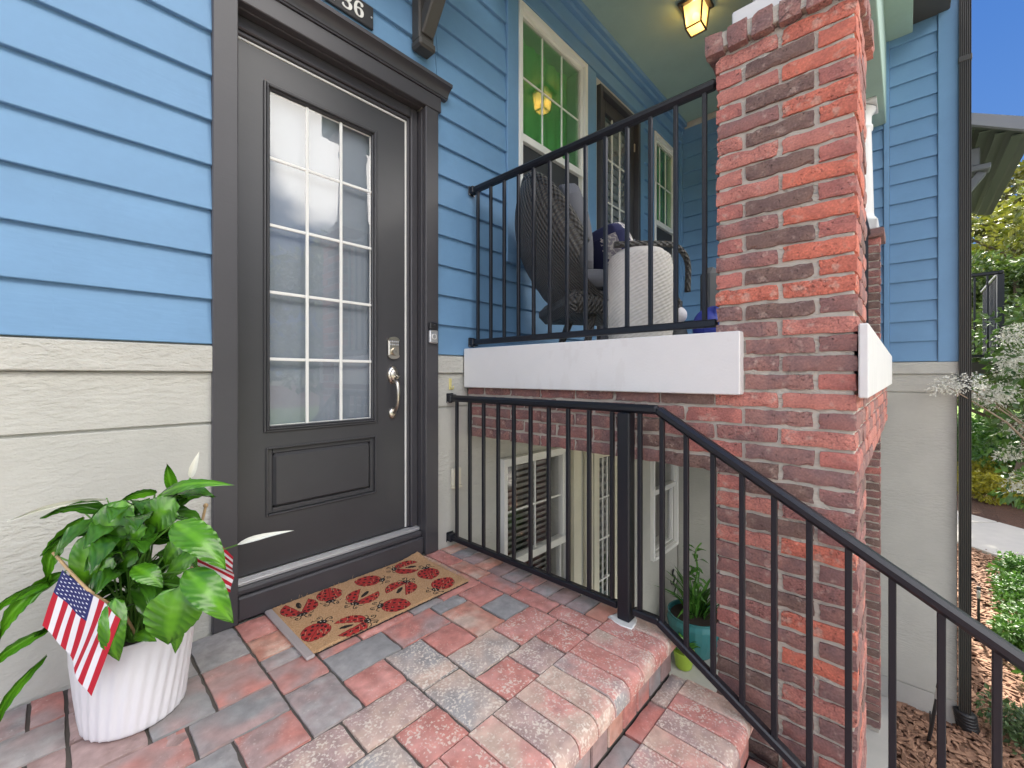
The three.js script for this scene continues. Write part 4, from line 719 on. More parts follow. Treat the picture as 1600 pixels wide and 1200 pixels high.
{
  const t = thing('hand_flag', 'small stars and stripes flag hanging over the front of the white pot', 'flag');
  clothFlag(t, [0.02, 0.545, 0.398], [-0.016, 0.397, 0.392], [0.074, 0.222, 0.545], [0.130, 0.43, 0.588], 0.006, 0.4);
  part(t, 'stick', tube([[0.0, 0.588, 0.355], [0.075, 0.487, 0.486], [0.138, 0.40, 0.46], [0.19, 0.25, 0.38]], 0.004, 0.004, 14, 7), M.stick);
  const t2 = thing('hand_flag', 'small stars and stripes flag half hidden behind the lily leaves', 'flag');
  clothFlag(t2, [0.356, 0.575, 0.378], [0.436, 0.47, 0.455], [0.428, 0.345, 0.448], [0.325, 0.41, 0.345], 0.006, 2.0);
  part(t2, 'stick', tube([[0.366, 0.65, 0.388], [0.335, 0.46, 0.357], [0.302, 0.245, 0.330]], 0.0045, 0.0045, 10, 7), M.stick);
  const k = new THREE.SphereGeometry(0.008, 12, 8); part(t2, 'finial', k, M.stick, [0.366, 0.652, 0.388]);
}

// ---------------------------------------------------------------- porch furniture
{
  const t = thing('wicker_chair', 'dark woven wicker lounge chair with grey cushions on the porch', 'chair', [2.58, 1.287, 0.63]);
  t.rotation.y = -0.62;                              // local +x is the way it faces
  const wic = dataTex(256, (u, v) => { const a = Math.floor(v * 16), s = Math.sin((u * 14 + (a % 2) * 0.5) * Math.PI * 2), q = Math.abs(Math.sin(v * 16 * Math.PI)); return [0.42 + 0.4 * s * q, 0.42 + 0.4 * s * q, 0.42 + 0.4 * s * q]; }, false, 2.6);
  const wm = new THREE.MeshStandardMaterial({ color: lin(0.085, 0.082, 0.076), bumpMap: wic, bumpScale: 0.03, roughness: 0.5, side: THREE.DoubleSide });
  // shell: a scooped back that wraps round to the arms
  const U = 40, V = 26, mk = o => { const pos = [], uv = [], idx = []; for (let j = 0; j <= V; j++) for (let i = 0; i <= U; i++) { const a = (i / U - 0.5) * 2, v = j / V; const wrap = a * 1.15, hgt = lerp(0.24, 1.13 - 0.52 * Math.pow(Math.abs(a), 2.1), v), rad = (0.34 + 0.08 * Math.sin(v * 2.2)) + o, lean = 0.12 - 0.24 * Math.sin(v * 2.1); pos.push(-Math.cos(wrap) * rad + lean, hgt, Math.sin(wrap) * (rad + 0.02)); uv.push(a * 0.55, hgt); } for (let j = 0; j < V; j++) for (let i = 0; i < U; i++) { const a = j * (U + 1) + i, b = a + U + 1; idx.push(a, b, a + 1, b, b + 1, a + 1); } const g = new THREE.BufferGeometry(); g.setAttribute('position', new THREE.Float32BufferAttribute(pos, 3)); g.setAttribute('uv', new THREE.Float32BufferAttribute(uv, 2)); g.setIndex(idx); g.computeVertexNormals(); return g; };
  part(t, 'back_shell', mergeGeometries([mk(0), mk(0.045)]), wm);
  const rim = []; for (let i = 0; i <= 24; i++) { const a = (i / 24 - 0.5) * 2, wrap = a * 1.15; rim.push([-Math.cos(wrap) * 0.425 - 0.085, 1.13 - 0.52 * Math.pow(Math.abs(a), 2.1), Math.sin(wrap) * 0.44]); }
  part(t, 'rim', tube(rim, 0.035, 0.035, 60, 10), wm);
  for (const s of [-1, 1]) part(t, 'arm', tube([[-0.08, 0.60, s * 0.43], [0.15, 0.62, s * 0.43], [0.36, 0.63, s * 0.38], [0.46, 0.56, s * 0.34], [0.47, 0.36, s * 0.33]], 0.019, 0.019, 24, 10), wm);
  part(t, 'seat_base', (() => { const g = cboxGeo(0.78, 0.14, 0.74, 0.05); return boxUV(g); })(), wm, [0.05, 0.28, 0]);
  const soft = (w, h, d) => { const g = new THREE.BoxGeometry(w, h, d, 12, 6, 12), p = g.attributes.position; for (let i = 0; i < p.count; i++) { const x = p.getX(i) / w * 2, y = p.getY(i) / h * 2, z = p.getZ(i) / d * 2; const k = 1 - 0.10 * (x * x * z * z) - 0.06 * y * y * (x * x + z * z); p.setXYZ(i, x * w / 2 * k, y * h / 2 * (1 - 0.35 * Math.max(Math.abs(x), Math.abs(z)) ** 4), z * d / 2 * k); } g.computeVertexNormals(); return g; };
  part(t, 'seat_cushion', soft(0.70, 0.16, 0.68), std(lin(0.13, 0.135, 0.15), 0.95, { bumpMap: fineBump, bumpScale: 0.001 }), [0.08, 0.43, 0]);
  part(t, 'back_cushion', soft(0.16, 0.66, 0.58), std(lin(0.13, 0.135, 0.15), 0.95, { bumpMap: fineBump, bumpScale: 0.001 }), [-0.23, 0.75, 0], [0, 0, 0.18]);
  for (const [x, z] of [[-0.20, -0.26], [-0.20, 0.26], [0.36, -0.28], [0.36, 0.28]]) part(t, 'leg', tube([[x * 0.6, 0.26, z * 0.8], [x, 0.0, z * 1.1]], 0.03, 0.024, 6, 8), wm);
  const pl = thing('throw_pillow', 'navy and white throw pillow leaning in the wicker chair', 'pillow', [2.60, 1.93, 0.72]);
  pl.rotation.set(0.0, -0.38, 0.0); 
  const pilTex = dataTex(128, (u, v) => { const n = tfbm(u, v, 6, 3, 3.9); return Math.abs(n) < 0.05 && u > 0.5 ? [0.85, 0.83, 0.8] : u > 0.62 ? [0.62, 0.6, 0.62] : [0.17, 0.18, 0.32]; }, true, 1);
  const pgm = soft(0.13, 0.40, 0.40); pgm.rotateZ(0.35); part(pl, 'cover', pgm, std(0xffffff, 0.9, { map: pilTex }));
}
{
  const t = thing('garden_stool', 'white pebbled drum shaped garden stool on the porch', 'stool', [2.45, 1.286, 1.0]);
  const N = 150, V = 90, pos = [], uv = [], idx = [];
  for (let j = 0; j <= V; j++) for (let i = 0; i <= N; i++) { const v = j / V, a = i / N * Math.PI * 2, y = 0.58 * v, r = 0.158 + 0.052 * Math.sin(Math.PI * (0.08 + 0.84 * v)) - 0.03 * smooth(0.93, 1, v); const c = Math.sin(a * 30 + Math.round(v * 36) * Math.PI * 0.5 + 0.7 * noise.noise(a * 3, v * 9, 1)) * Math.sin(v * 36 * Math.PI); const rr = r + 0.0045 * c * smooth(0, 0.04, v) * smooth(1, 0.95, v); pos.push(rr * Math.cos(a), y, rr * Math.sin(a)); uv.push(a * 0.2, y); }
  for (let j = 0; j < V; j++) for (let i = 0; i < N; i++) { const a = j * (N + 1) + i, b = a + N + 1; idx.push(a, b, a + 1, b, b + 1, a + 1); }
  const g = new THREE.BufferGeometry(); g.setAttribute('position', new THREE.Float32BufferAttribute(pos, 3)); g.setAttribute('uv', new THREE.Float32BufferAttribute(uv, 2)); g.setIndex(idx); g.computeVertexNormals();
  part(t, 'drum', g, std(lin(0.66, 0.63, 0.58), 0.7));
  part(t, 'seat_top', lathe([[0.001, 0.012], [0.09, 0.01], [0.128, 0.0], [0.128, -0.01], [0.001, -0.01]], 40), std(lin(0.66, 0.63, 0.58), 0.7), [0, 0.578, 0]);
}
{
  const s = thing('lounge_seat', 'charcoal upholstered lounge seat at the far end of the porch', 'seat', [4.05, 1.287, 1.22]);
  part(s, 'back_cushion', boxUV(cboxGeo(0.75, 0.42, 0.16, 0.06)), M.grey, [0, 0.52, -0.22]);
  part(s, 'seat_cushion', boxUV(cboxGeo(0.75, 0.18, 0.6, 0.05)), M.grey, [0, 0.24, 0.02]);
  part(s, 'base', boxUV(cboxGeo(0.72, 0.148, 0.56, 0.01)), M.bronze, [0, 0.075, 0.02]);
  const b = thing('tote_bag', 'bright blue soft bag on the porch floor by the pier', 'bag', [2.85, 1.287, 1.30]);
  const g = new THREE.SphereGeometry(0.15, 28, 18), p = g.attributes.position; for (let i = 0; i < p.count; i++) { const x = p.getX(i), y = p.getY(i), z = p.getZ(i), n = 1 + 0.12 * noise.noise(x * 9, y * 9, z * 9); p.setXYZ(i, x * n, Math.max(-0.118, y * n * 0.92), z * n * 0.8); } g.computeVertexNormals();
  part(b, 'body', g, std(lin(0.03, 0.05, 0.34), 0.55), [0, 0.12, 0]);
  part(b, 'strap', tube([[-0.11, 0.16, 0.05], [-0.06, 0.26, 0.05], [0.04, 0.27, 0.05], [0.09, 0.17, 0.06]], 0.011, 0.011, 16, 8), std(lin(0.05, 0.09, 0.45), 0.5));
  const w = thing('white_ball', 'round white ball beside the blue bag on the porch', 'ball', [2.72, 1.287, 1.13]);
  part(w, 'ball', new THREE.SphereGeometry(0.055, 28, 20), std(lin(0.75, 0.74, 0.78), 0.6), [0, 0.21, 0]);
  part(w, 'stand', lathe([[0.001, 0], [0.075, 0], [0.08, 0.02], [0.05, 0.12], [0.035, 0.16], [0.001, 0.16]], 24), M.grey);
}
// ceiling lantern
{
  const t = thing('ceiling_lantern', 'lit amber glass lantern with dark frame on the porch ceiling', 'lamp', [3.86, 4.398, 0.84]);
  t.rotation.y = 0.0;
  const fm = M.bronze, w0 = 0.085, w1 = 0.065, H = 0.19, yt = -0.03;
  part(t, 'canopy', boxUV(cboxGeo(0.24, 0.028, 0.24, 0.008)), fm, [0, -0.015, 0]);
  for (const [sx, sz] of [[1, 1], [1, -1], [-1, 1], [-1, -1]]) part(t, 'corner_bar', bar([sx * w0, yt, sz * w0], [sx * w1, yt - H, sz * w1], 0.014, 0.014, 0.003), fm);
  part(t, 'bottom_frame', merge([bx(-w1 - 0.008, w1 + 0.008, yt - H - 0.012, yt - H, w1 - 0.006, w1 + 0.008), bx(-w1 - 0.008, w1 + 0.008, yt - H - 0.012, yt - H, -w1 - 0.008, -w1 + 0.006), bx(-w1 - 0.008, -w1 + 0.006, yt - H - 0.012, yt - H, -w1 + 0.007, w1 - 0.007), bx(w1 - 0.006, w1 + 0.008, yt - H - 0.012, yt - H, -w1 + 0.007, w1 - 0.007)]), fm);
  const amber = new THREE.MeshPhysicalMaterial({ color: lin(0.85, 0.66, 0.34), emissive: lin(0.95, 0.70, 0.30), emissiveIntensity: 0.075, transmission: 0.6, roughness: 0.5, thickness: 0, side: THREE.DoubleSide });
  const quad = (a, b, c, d) => { const g = new THREE.BufferGeometry(); g.setAttribute('position', new THREE.Float32BufferAttribute([...a, ...b, ...c, ...a, ...c, ...d], 3)); g.setAttribute('uv', new THREE.Float32BufferAttribute([0, 0, 1, 0, 1, 1, 0, 0, 1, 1, 0, 1], 2)); g.computeVertexNormals(); return g; };
  const a = w0 - 0.006, b = w1 - 0.004, y0 = yt - 0.002, y1 = yt - H + 0.002;
  for (let k = 0; k < 4; k++) { const g = quad([-a, y0, a], [-b, y1, b], [b, y1, b], [a, y0, a]); g.rotateY(k * Math.PI / 2); part(t, 'glass_panel', g, amber); }
  part(t, 'bottom_panel', quad([-b, y1, -b], [b, y1, -b], [b, y1, b], [-b, y1, b]), amber);
  part(t, 'bulb', new THREE.SphereGeometry(0.03, 16, 12), new THREE.MeshStandardMaterial({ color: 0xffffff, emissive: lin(1, 0.78, 0.4), emissiveIntensity: 0.5 }), [0, -0.11, 0]);
  const L = new THREE.PointLight(new THREE.Color(1, 0.74, 0.40), 0.07, 0, 2); L.position.set(0, -0.11, 0); L.castShadow = true; t.add(L); L.name = 'lamp_light';
}

// ---------------------------------------------------------------- neighbouring wing
const wing = thing('neighbouring_wing', 'projecting blue sided wing with grey stucco base right of the porch', 'building');
{
  const WX = 5.6, ZE = 2.545;
  part(wing, 'wall', bx(WX + 0.014, 9.9, -2.2, 9, -0.2, ZE - 0.014, 0.005), M.stucco);
  part(wing, 'stucco_panel', bx(WX, WX + 0.0135, 0.955, 1.125, 0.002, ZE, 0.003), M.stucco);
  part(wing, 'stucco_panel', bx(WX, WX + 0.0135, -1.86, 0.945, 0.002, ZE, 0.003), M.stucco);
  part(wing, 'foundation', bx(WX + 0.004, WX + 0.0135, -2.12, -1.87, 0.002, ZE, 0.002), M.concrete);
  part(wing, 'belt_trim', bx(WX - 0.022, WX + 0.0135, 1.127, 1.238, 2.062, ZE + 0.01, 0.004), M.stucco);
  part(wing, 'corner_board', bx(WX - 0.02, WX + 0.0135, 1.24, 9, 2.42, ZE + 0.01, 0.004), M.sidingTrim);
  part(wing, 'corner_board', bx(WX - 0.02, WX + 0.0135, 1.24, 4.4, 2.04, 2.082, 0.004), M.sidingTrim);
  part(wing, 'corner_board', bx(WX - 0.02, WX + 0.0135, 1.287, 4.398, 0.022, 0.06, 0.004), M.sidingTrim);
  const board = (z0, z1, y0, y1) => {
    const g = globalThis.__board(0, z1 - z0, y0, y1), p = g.attributes.position;   // local x along the wall, face +z
    for (let i = 0; i < p.count; i++) { const X = p.getX(i), Z = p.getZ(i); p.setXYZ(i, WX - Z, p.getY(i), z0 + X); } g.computeVertexNormals(); return boxUV(g, 1, z0 + 3, y0 * 2.9);
  };
  for (let k = 0; k < 20; k++) { const y0 = 1.246 + 0.1925 * k, y1 = y0 + 0.1945; if (y0 < 4.9) part(wing, 'siding_board', board(2.084, 2.418, y0, y1), M.siding); if (y0 < 4.3) part(wing, 'siding_board', board(0.062, 2.038, y0, Math.min(y1, 4.398)), M.siding); }
  part(wing, 'soffit_eave', bx(WX - 0.55, WX - 0.002, 4.62, 4.70, 1.98, 2.34, 0.006), M.bronze);
  part(wing, 'eave_trim', bx(WX - 0.60, WX - 0.002, 4.702, 4.86, 1.94, 2.38, 0.01), M.ceiling);
  part(wing, 'parapet', bx(WX + 0.0, 9.9, 9.0, 9.15, -0.4, 2.9, 0.01), M.bracket);
}
{
  const t = thing('downspout', 'dark bronze downspout on the corner of the blue wing', 'downspout', [5.585, 0, 2.592]);
  const s = new THREE.Shape(); const w = 0.038; s.moveTo(-w, -w); for (let k = 0; k < 6; k++) { const x = -w + 2 * w * (k + 0.5) / 6; s.lineTo(x - 0.003, -w); s.lineTo(x, -w + 0.006); s.lineTo(x + 0.003, -w); } s.lineTo(w, -w); s.lineTo(w, w); s.lineTo(-w, w);
  const mk = (y0, y1) => { const g = new THREE.ExtrudeGeometry(s, { depth: y1 - y0, bevelEnabled: false }); g.rotateX(-Math.PI / 2); g.translate(0, y0, 0); g.rotateY(-Math.PI / 2); return boxUV(g); };
  part(t, 'pipe', mk(-1.93, 3.95), M.bronze); part(t, 'pipe', mk(3.96, 9), M.bronze);
  part(t, 'coupling', boxUV(cboxGeo(0.086, 0.05, 0.086, 0.004)), M.bronze, [0, 3.955, 0]);
  for (let k = 0; k < 6; k++) part(t, 'drain_boot', (() => { const g = new THREE.TorusGeometry(0.058, 0.02, 8, 20); g.rotateX(Math.PI / 2); return g; })(), M.black, [0.0 + k * 0.004, -1.93 - k * 0.028, 0.004 * k], [0.1, 0, -0.1]);
  part(t, 'drain_collar', lathe([[0.001, 0], [0.052, 0], [0.06, -0.16], [0.001, -0.16]], 20), M.black, [0, -1.92, 0.006]);
}
// further awning and balcony beyond the wing
{
  const a = thing('far_awning', 'grey bracketed awning roof jutting out beyond the blue wing', 'awning');
  const bar2 = (x0, x1, m, y) => { const g = new THREE.BufferGeometry(); return g; };
  const sh = new THREE.Shape([[2.54, 3.98], [3.16, 3.66], [3.16, 3.56], [3.10, 3.56], [2.54, 3.86]].map(p => new THREE.Vector2(...p)));
  const slab = (x0, x1) => { const g = new THREE.ExtrudeGeometry(sh, { depth: x1 - x0, bevelEnabled: false }); const p = g.attributes.position; for (let i = 0; i < p.count; i++) { const Z = p.getX(i), X = p.getZ(i); p.setXYZ(i, x0 + X, p.getY(i), Z); } const A = g.attributes.position; for (let i = 0; i < A.count; i += 3) { const t = [A.getX(i + 1), A.getY(i + 1), A.getZ(i + 1)]; A.setXYZ(i + 1, A.getX(i + 2), A.getY(i + 2), A.getZ(i + 2)); A.setXYZ(i + 2, ...t); } g.computeVertexNormals(); return boxUV(g); };
  part(a, 'roof_slab', slab(6.66, 9.7), std(lin(0.05, 0.065, 0.05), 0.6));
  part(a, 'fascia', slab(6.60, 6.655), std(lin(0.16, 0.175, 0.20), 0.5));
  for (let k = 0; k < 5; k++) part(a, 'soffit_board', bar([6.7, 3.852 - 0.3 * (k + 0.5) / 5 * 1.0 - 0.006, 2.54 + 0.56 * (k + 0.5) / 5], [9.65, 3.852 - 0.3 * (k + 0.5) / 5 - 0.006, 2.54 + 0.56 * (k + 0.5) / 5], 0.095, 0.012, 0.003), std(lin(0.05, 0.07, 0.05), 0.6));
  part(a, 'bracket_block', bx(6.9, 7.04, 3.42, 3.62, 2.56, 2.80, 0.01), M.farTrim); part(a, 'bracket_arm', bx(6.88, 7.06, 3.36, 3.42, 2.55, 2.88, 0.008), M.farTrim); part(a, 'brace', bar([6.97, 3.0, 2.58], [6.97, 3.35, 2.82], 0.08, 0.08, 0.008), M.farTrim);
  const b = thing('far_balcony', 'black railed balcony beyond the blue wing', 'balcony');
  part(b, 'floor', bx(8.0, 9.7, 1.14, 1.28, 2.55, 3.10, 0.006), M.bronze);
  const yb = 1.36, yt = 2.40;
  part(b, 'top_rail', merge([bar([8.04, yt, 2.56], [8.04, yt, 3.06], 0.05, 0.044, 0.01), bar([8.0, yt + 0.001, 3.07], [9.7, yt + 0.001, 3.07], 0.05, 0.044, 0.01)]), M.rail);
  part(b, 'bottom_rail', merge([bar([8.04, yb, 2.56], [8.04, yb, 3.06], 0.034, 0.034, 0.006), bar([8.0, yb + 0.001, 3.07], [9.7, yb + 0.001, 3.07], 0.034, 0.034, 0.006)]), M.rail);
  part(b, 'post', bx(8.01, 8.07, 1.282, yt - 0.02, 3.04, 3.10, 0.004), M.rail);
  for (let k = 0; k < 4; k++) part(b, 'baluster', bx(8.03, 8.05, yb + 0.017, yt - 0.022, 2.62 + k * 0.11, 2.64 + k * 0.11, 0.002), M.rail);
  for (let k = 0; k < 13; k++) part(b, 'baluster', bx(8.17 + k * 0.118, 8.19 + k * 0.118, yb + 0.017, yt - 0.022, 3.06, 3.08, 0.002), M.rail);
  part(b, 'support_post', bx(9.5, 9.65, -2.1, 1.138, 2.56, 2.7, 0.01), M.bronze);
}

// ---------------------------------------------------------------- patio things
{
  const t = thing('teal_planter', 'teal fluted planter with spiky green plant in the patio corner', 'potted plant', [5.02, -2.06, 0.42]);
  const N = 80, prof = [[0.001, 0.003], [0.17, 0.0], [0.20, 0.03], [0.275, 0.24], [0.295, 0.36], [0.285, 0.42], [0.295, 0.45], [0.28, 0.45], [0.262, 0.38]], pos = [], idx = [];
  const rows = []; for (let j = 0; j <= 32; j++) { const q = j / 32 * (prof.length - 1), a = Math.floor(Math.min(q, prof.length - 2)); rows.push([lerp(prof[a][0], prof[a + 1][0], q - a), lerp(prof[a][1], prof[a + 1][1], q - a)]); }
  rows.forEach(([r, y]) => { for (let i = 0; i <= N; i++) { const a = i / N * Math.PI * 2, k = r * (1 + 0.035 * Math.abs(Math.sin(a * 13)) * smooth(0.03, 0.1, y) * smooth(0.43, 0.38, y)); pos.push(k * Math.cos(a), y, k * Math.sin(a)); } });
  for (let j = 0; j < rows.length - 1; j++) for (let i = 0; i < N; i++) { const a = j * (N + 1) + i, b = a + N + 1; idx.push(a, b, a + 1, b, b + 1, a + 1); }
  const g = new THREE.BufferGeometry(); g.setAttribute('position', new THREE.Float32BufferAttribute(pos, 3)); g.setIndex(idx); g.computeVertexNormals();
  part(t, 'pot', boxUV(g), std(lin(0.045, 0.20, 0.21), 0.25)); part(t, 'soil', boxUV(new THREE.CylinderGeometry(0.262, 0.262, 0.02, 30)), M.soil, [0, 0.40, 0]);
  const r = rngOf(41), P = { c0: [0.02, 0.09, 0.012], c1: [0.10, 0.26, 0.04], nu: 4, nv: 10, vein: 0 };
  M.spiky = leafMat({ transmission: 0.05 });
  const sb = (b, e, w, o) => part(t, 'leaf', shiftBlade(b, e, w, o), M.spiky);
  function shiftBlade(b, e, w, o) { const up = [0, 100, 0]; const g2 = bladeGeo([b[0], b[1], b[2] + 50], [e[0], e[1], e[2] + 50], w, { ...P, ...o }); g2.translate(0, 0, -50); return g2; }
  for (let i = 0; i < 46; i++) { const a = r() * 6.28, l = 0.32 + 0.32 * r(), q = 0.02 + 0.1 * r(), el = 0.35 + 0.9 * r(); sb([Math.cos(a) * q, 0.40, Math.sin(a) * q], [Math.cos(a) * (q + l * Math.cos(el)), 0.40 + l * Math.sin(el), Math.sin(a) * (q + l * Math.cos(el))], 0.045 + 0.03 * r(), { seed: i, arch: 0.14, fold: 0.5, up: [0.01, 1, 0.01] }); }
  part(t, 'stalk', tube([[0, 0.40, 0], [-0.06, 0.70, 0.0], [-0.03, 0.95, 0.04], [-0.06, 1.18, 0.03], [0.06, 1.24, 0.05]], 0.014, 0.008, 16, 7), M.stalk);
  for (let i = 0; i < 26; i++) { const k = r(), y = 0.55 + 0.68 * k, a = r() * 6.28, l = 0.09 + 0.09 * r(); sb([-0.05, y, 0.02], [-0.05 + Math.cos(a) * l, y + (r() - 0.4) * 0.08, 0.02 + Math.sin(a) * l], 0.07 + 0.03 * r(), { seed: i, up: [0.1, 1, 0.2], fold: 0.2 }); }
  const t2 = thing('lime_planter', 'small lime green pot of leaves in front of the teal planter', 'potted plant', [4.66, -2.06, 0.43]);
  part(t2, 'pot', lathe([[0.001, 0.002], [0.07, 0.0], [0.085, 0.02], [0.108, 0.17], [0.112, 0.19], [0.102, 0.19], [0.096, 0.15], [0.001, 0.15]], 36), std(lin(0.32, 0.46, 0.05), 0.45));
  for (let i = 0; i < 18; i++) { const a = r() * 6.28, l = 0.08 + 0.1 * r(), q = r() * 0.05; const g2 = bladeGeo([Math.cos(a) * q, 0.15 + 0.08 * r(), Math.sin(a) * q + 50], [Math.cos(a) * (q + l), 0.19 + 0.16 * r(), Math.sin(a) * (q + l) + 50], 0.06 + 0.03 * r(), { ...P, seed: i, up: [0, 1, 0.1] }); g2.translate(0, 0, -50); part(t2, 'leaf', g2, M.spiky); }
  const o = thing('wall_ornament', 'small black curled metal ornament on the patio wall above the planters', 'ornament', [5.42, -1.55, 0.0]);
  part(o, 'scroll', tube([[0, 0.17, 0.012], [-0.05, 0.13, 0.02], [0.02, 0.07, 0.022], [-0.03, 0.0, 0.02], [0.05, -0.06, 0.022], [0.0, -0.13, 0.02], [0.06, -0.18, 0.012]], 0.013, 0.008, 40, 8), M.black);
  part(o, 'curl', tube([[-0.03, 0.0, 0.018], [-0.09, 0.02, 0.02], [-0.10, 0.07, 0.012]], 0.008, 0.005, 12, 7), M.black); part(o, 'curl', tube([[0.03, -0.06, 0.018], [0.09, -0.03, 0.02], [0.10, 0.02, 0.012]], 0.008, 0.005, 12, 7), M.black);
}

// ---------------------------------------------------------------- planting
function leafCloud(seed, n, blobs, size, c0, c1, shell = 0.55) {     // many small rhombic leaves through a set of blobs
  const r = rngOf(seed), pos = new Float32Array(n * 18), col = new Float32Array(n * 18); const tot = blobs.reduce((s, b) => s + b[3] * b[3] * (b[4] || 1), 0);
  let o = 0;
  const A = new THREE.Vector3(), d = new THREE.Vector3(), s = new THREE.Vector3(), nn = new THREE.Vector3();
  for (let i = 0; i < n; i++) {
    let k = r() * tot, b = blobs[0]; for (const q of blobs) { k -= q[3] * q[3] * (q[4] || 1); if (k <= 0) { b = q; break; } }
    const u = r() * 2 - 1, a = r() * 6.2832, rad = b[3] * lerp(Math.cbrt(r()), 0.75 + 0.35 * r(), shell), q = Math.sqrt(1 - u * u);
    const ragged = 1 + 0.35 * noise.noise(q * Math.cos(a) * 2.2 + seed, u * 2.2, q * Math.sin(a) * 2.2 + b[0]);
    A.set(b[0] + q * Math.cos(a) * rad * ragged, b[1] + u * rad * 0.85 * ragged, b[2] + q * Math.sin(a) * rad * ragged);
    d.set(r() - 0.5, r() * 0.6 - 0.55, r() - 0.5).addScaledVector(nn.set(q * Math.cos(a), u, q * Math.sin(a)), 0.5).normalize();
    s.set(r() - 0.5, r() - 0.5, r() - 0.5).cross(d).normalize(); const L = size * (0.6 + 0.8 * r()), w = L * (0.22 + 0.14 * r());
    nn.copy(s).cross(d).multiplyScalar(L * 0.1);
    const v = [[A.x, A.y, A.z], [A.x + d.x * L * 0.45 + s.x * w + nn.x, A.y + d.y * L * 0.45 + s.y * w + nn.y, A.z + d.z * L * 0.45 + s.z * w + nn.z], [A.x + d.x * L, A.y + d.y * L, A.z + d.z * L], [A.x + d.x * L * 0.45 - s.x * w + nn.x, A.y + d.y * L * 0.45 - s.y * w + nn.y, A.z + d.z * L * 0.45 - s.z * w + nn.z]];
    const t = clamp(r() * 0.8 + 0.35 * noise.noise(A.x * 1.7, A.y * 1.7, A.z * 1.7) + 0.1, 0, 1), cc = [lerp(c0[0], c1[0], t), lerp(c0[1], c1[1], t), lerp(c0[2], c1[2], t)];
    for (const j of [0, 1, 2, 0, 2, 3]) { pos.set(v[j], o); col.set(cc, o); o += 3; }
  }
  const g = new THREE.BufferGeometry(); g.setAttribute('position', new THREE.BufferAttribute(pos, 3)); g.setAttribute('color', new THREE.BufferAttribute(col, 3)); g.computeVertexNormals(); return g;
}
M.foliage = new THREE.MeshPhysicalMaterial({ color: 0xffffff, vertexColors: true, roughness: 0.6, transmission: 0.5, thickness: 0, side: THREE.DoubleSide });
M.bark = std(lin(0.13, 0.10, 0.075), 0.95, { bumpMap: stuccoBump, bumpScale: 0.02 });
function tree(label, x, z, h, rad, seed, c0, c1, n, size, y0 = -2.1, group = 'trees beyond the building', open = 1) {
  const t = thing('tree', label, 'tree', [x, y0, z], group), r = rngOf(seed), blobs = [], limbs = [];
  limbs.push(tube([[0, 0, 0], [0.1 * rad * (r() - 0.5), h * 0.25, 0.1 * rad], [0.15 * rad * (r() - 0.5), h * 0.55, 0.1 * rad * (r() - 0.5)], [0, h * 0.86, 0]], h * 0.028, h * 0.008, 14, 9));
  const nb = 17;
  for (let k = 0; k < nb; k++) {
    const a = k * 2.4 + r(), f = 0.34 + 0.58 * r(), q = rad * (0.35 + 0.65 * r()) * (f > 0.8 ? 0.6 : 1), e = [Math.cos(a) * q, h * f + q * 0.25, Math.sin(a) * q];
    limbs.push(tube([[0, h * f * 0.72, 0], [e[0] * 0.45, h * f * 0.9, e[2] * 0.45], e], h * 0.010, h * 0.003, 8, 6)); blobs.push([e[0], e[1], e[2], rad * (0.26 + 0.2 * r()) * open]);
    blobs.push([e[0] * 0.6 + (r() - 0.5) * rad * 0.4, e[1] + (r() - 0.5) * rad * 0.5, e[2] * 0.6 + (r() - 0.5) * rad * 0.4, rad * 0.22 * open]);
  }
  part(t, 'trunk', merge(limbs), M.bark); part(t, 'crown', leafCloud(seed + 1, n, blobs, size, c0, c1, 0.35), M.foliage); return t;
}
const OLIVE = [[0.06, 0.085, 0.012], [0.26, 0.25, 0.035]], GREEN = [[0.04, 0.10, 0.014], [0.18, 0.28, 0.035]], LIME = [[0.12, 0.17, 0.014], [0.40, 0.40, 0.05]];
tree('tall olive leaved oak rising behind the far awning', 30, 5.0, 13.5, 4.2, 101, ...OLIVE, 15000, 0.26, -2.1, undefined, 0.8);
tree('broad leafy tree right of the far awning', 22, 6.6, 9.5, 3.6, 103, ...LIME, 14000, 0.22);
tree('dense green tree behind the far balcony', 17, 4.3, 6.6, 2.3, 105, ...GREEN, 13000, 0.15);
tree('lighter green tree at the back of the lawn', 38, 8, 10, 4.5, 107, ...OLIVE, 11000, 0.3);
tree('bushy tree to the right of the lawn', 24, 11, 8, 3.4, 109, ...LIME, 9000, 0.24);
// street trees behind the camera that the door glass mirrors
tree('street tree mirrored in the left of the door glass', 7.5, 15, 8.5, 3.2, 111, ...GREEN, 9000, 0.24, -2.1, 'street trees facing the house');
tree('second street tree facing the house', 1.0, 17, 8, 3.2, 113, ...GREEN, 8000, 0.24, -2.1, 'street trees facing the house');
tree('third street tree further along facing the house', 14.5, 17, 9, 3.4, 115, ...LIME, 8000, 0.26, -2.1, 'street trees facing the house');

function shrub(name, label, category, x, z, w, h, seed, c, n, size, group, extra) {
  const t = thing(name, label, category, [x, -2.1, z], group), r = rngOf(seed), blobs = [], st = [];
  for (let k = 0; k < 9; k++) { const a = r() * 6.28, q = w * 0.5 * Math.sqrt(r()), e = [Math.cos(a) * q, h * (0.35 + 0.5 * r()), Math.sin(a) * q]; blobs.push([...e, w * 0.22 + 0.06]); st.push(tube([[e[0] * 0.2, 0, e[2] * 0.2], [e[0] * 0.7, e[1] * 0.5, e[2] * 0.7], e], 0.012, 0.005, 6, 5)); }
  part(t, 'stems', merge(st), M.bark); part(t, 'foliage', leafCloud(seed + 1, n, blobs, size, ...c, 0.3), M.foliage); return t;
}
const BRIGHT = [[0.04, 0.14, 0.012], [0.16, 0.36, 0.035]], YEL = [[0.26, 0.28, 0.01], [0.62, 0.55, 0.03]];
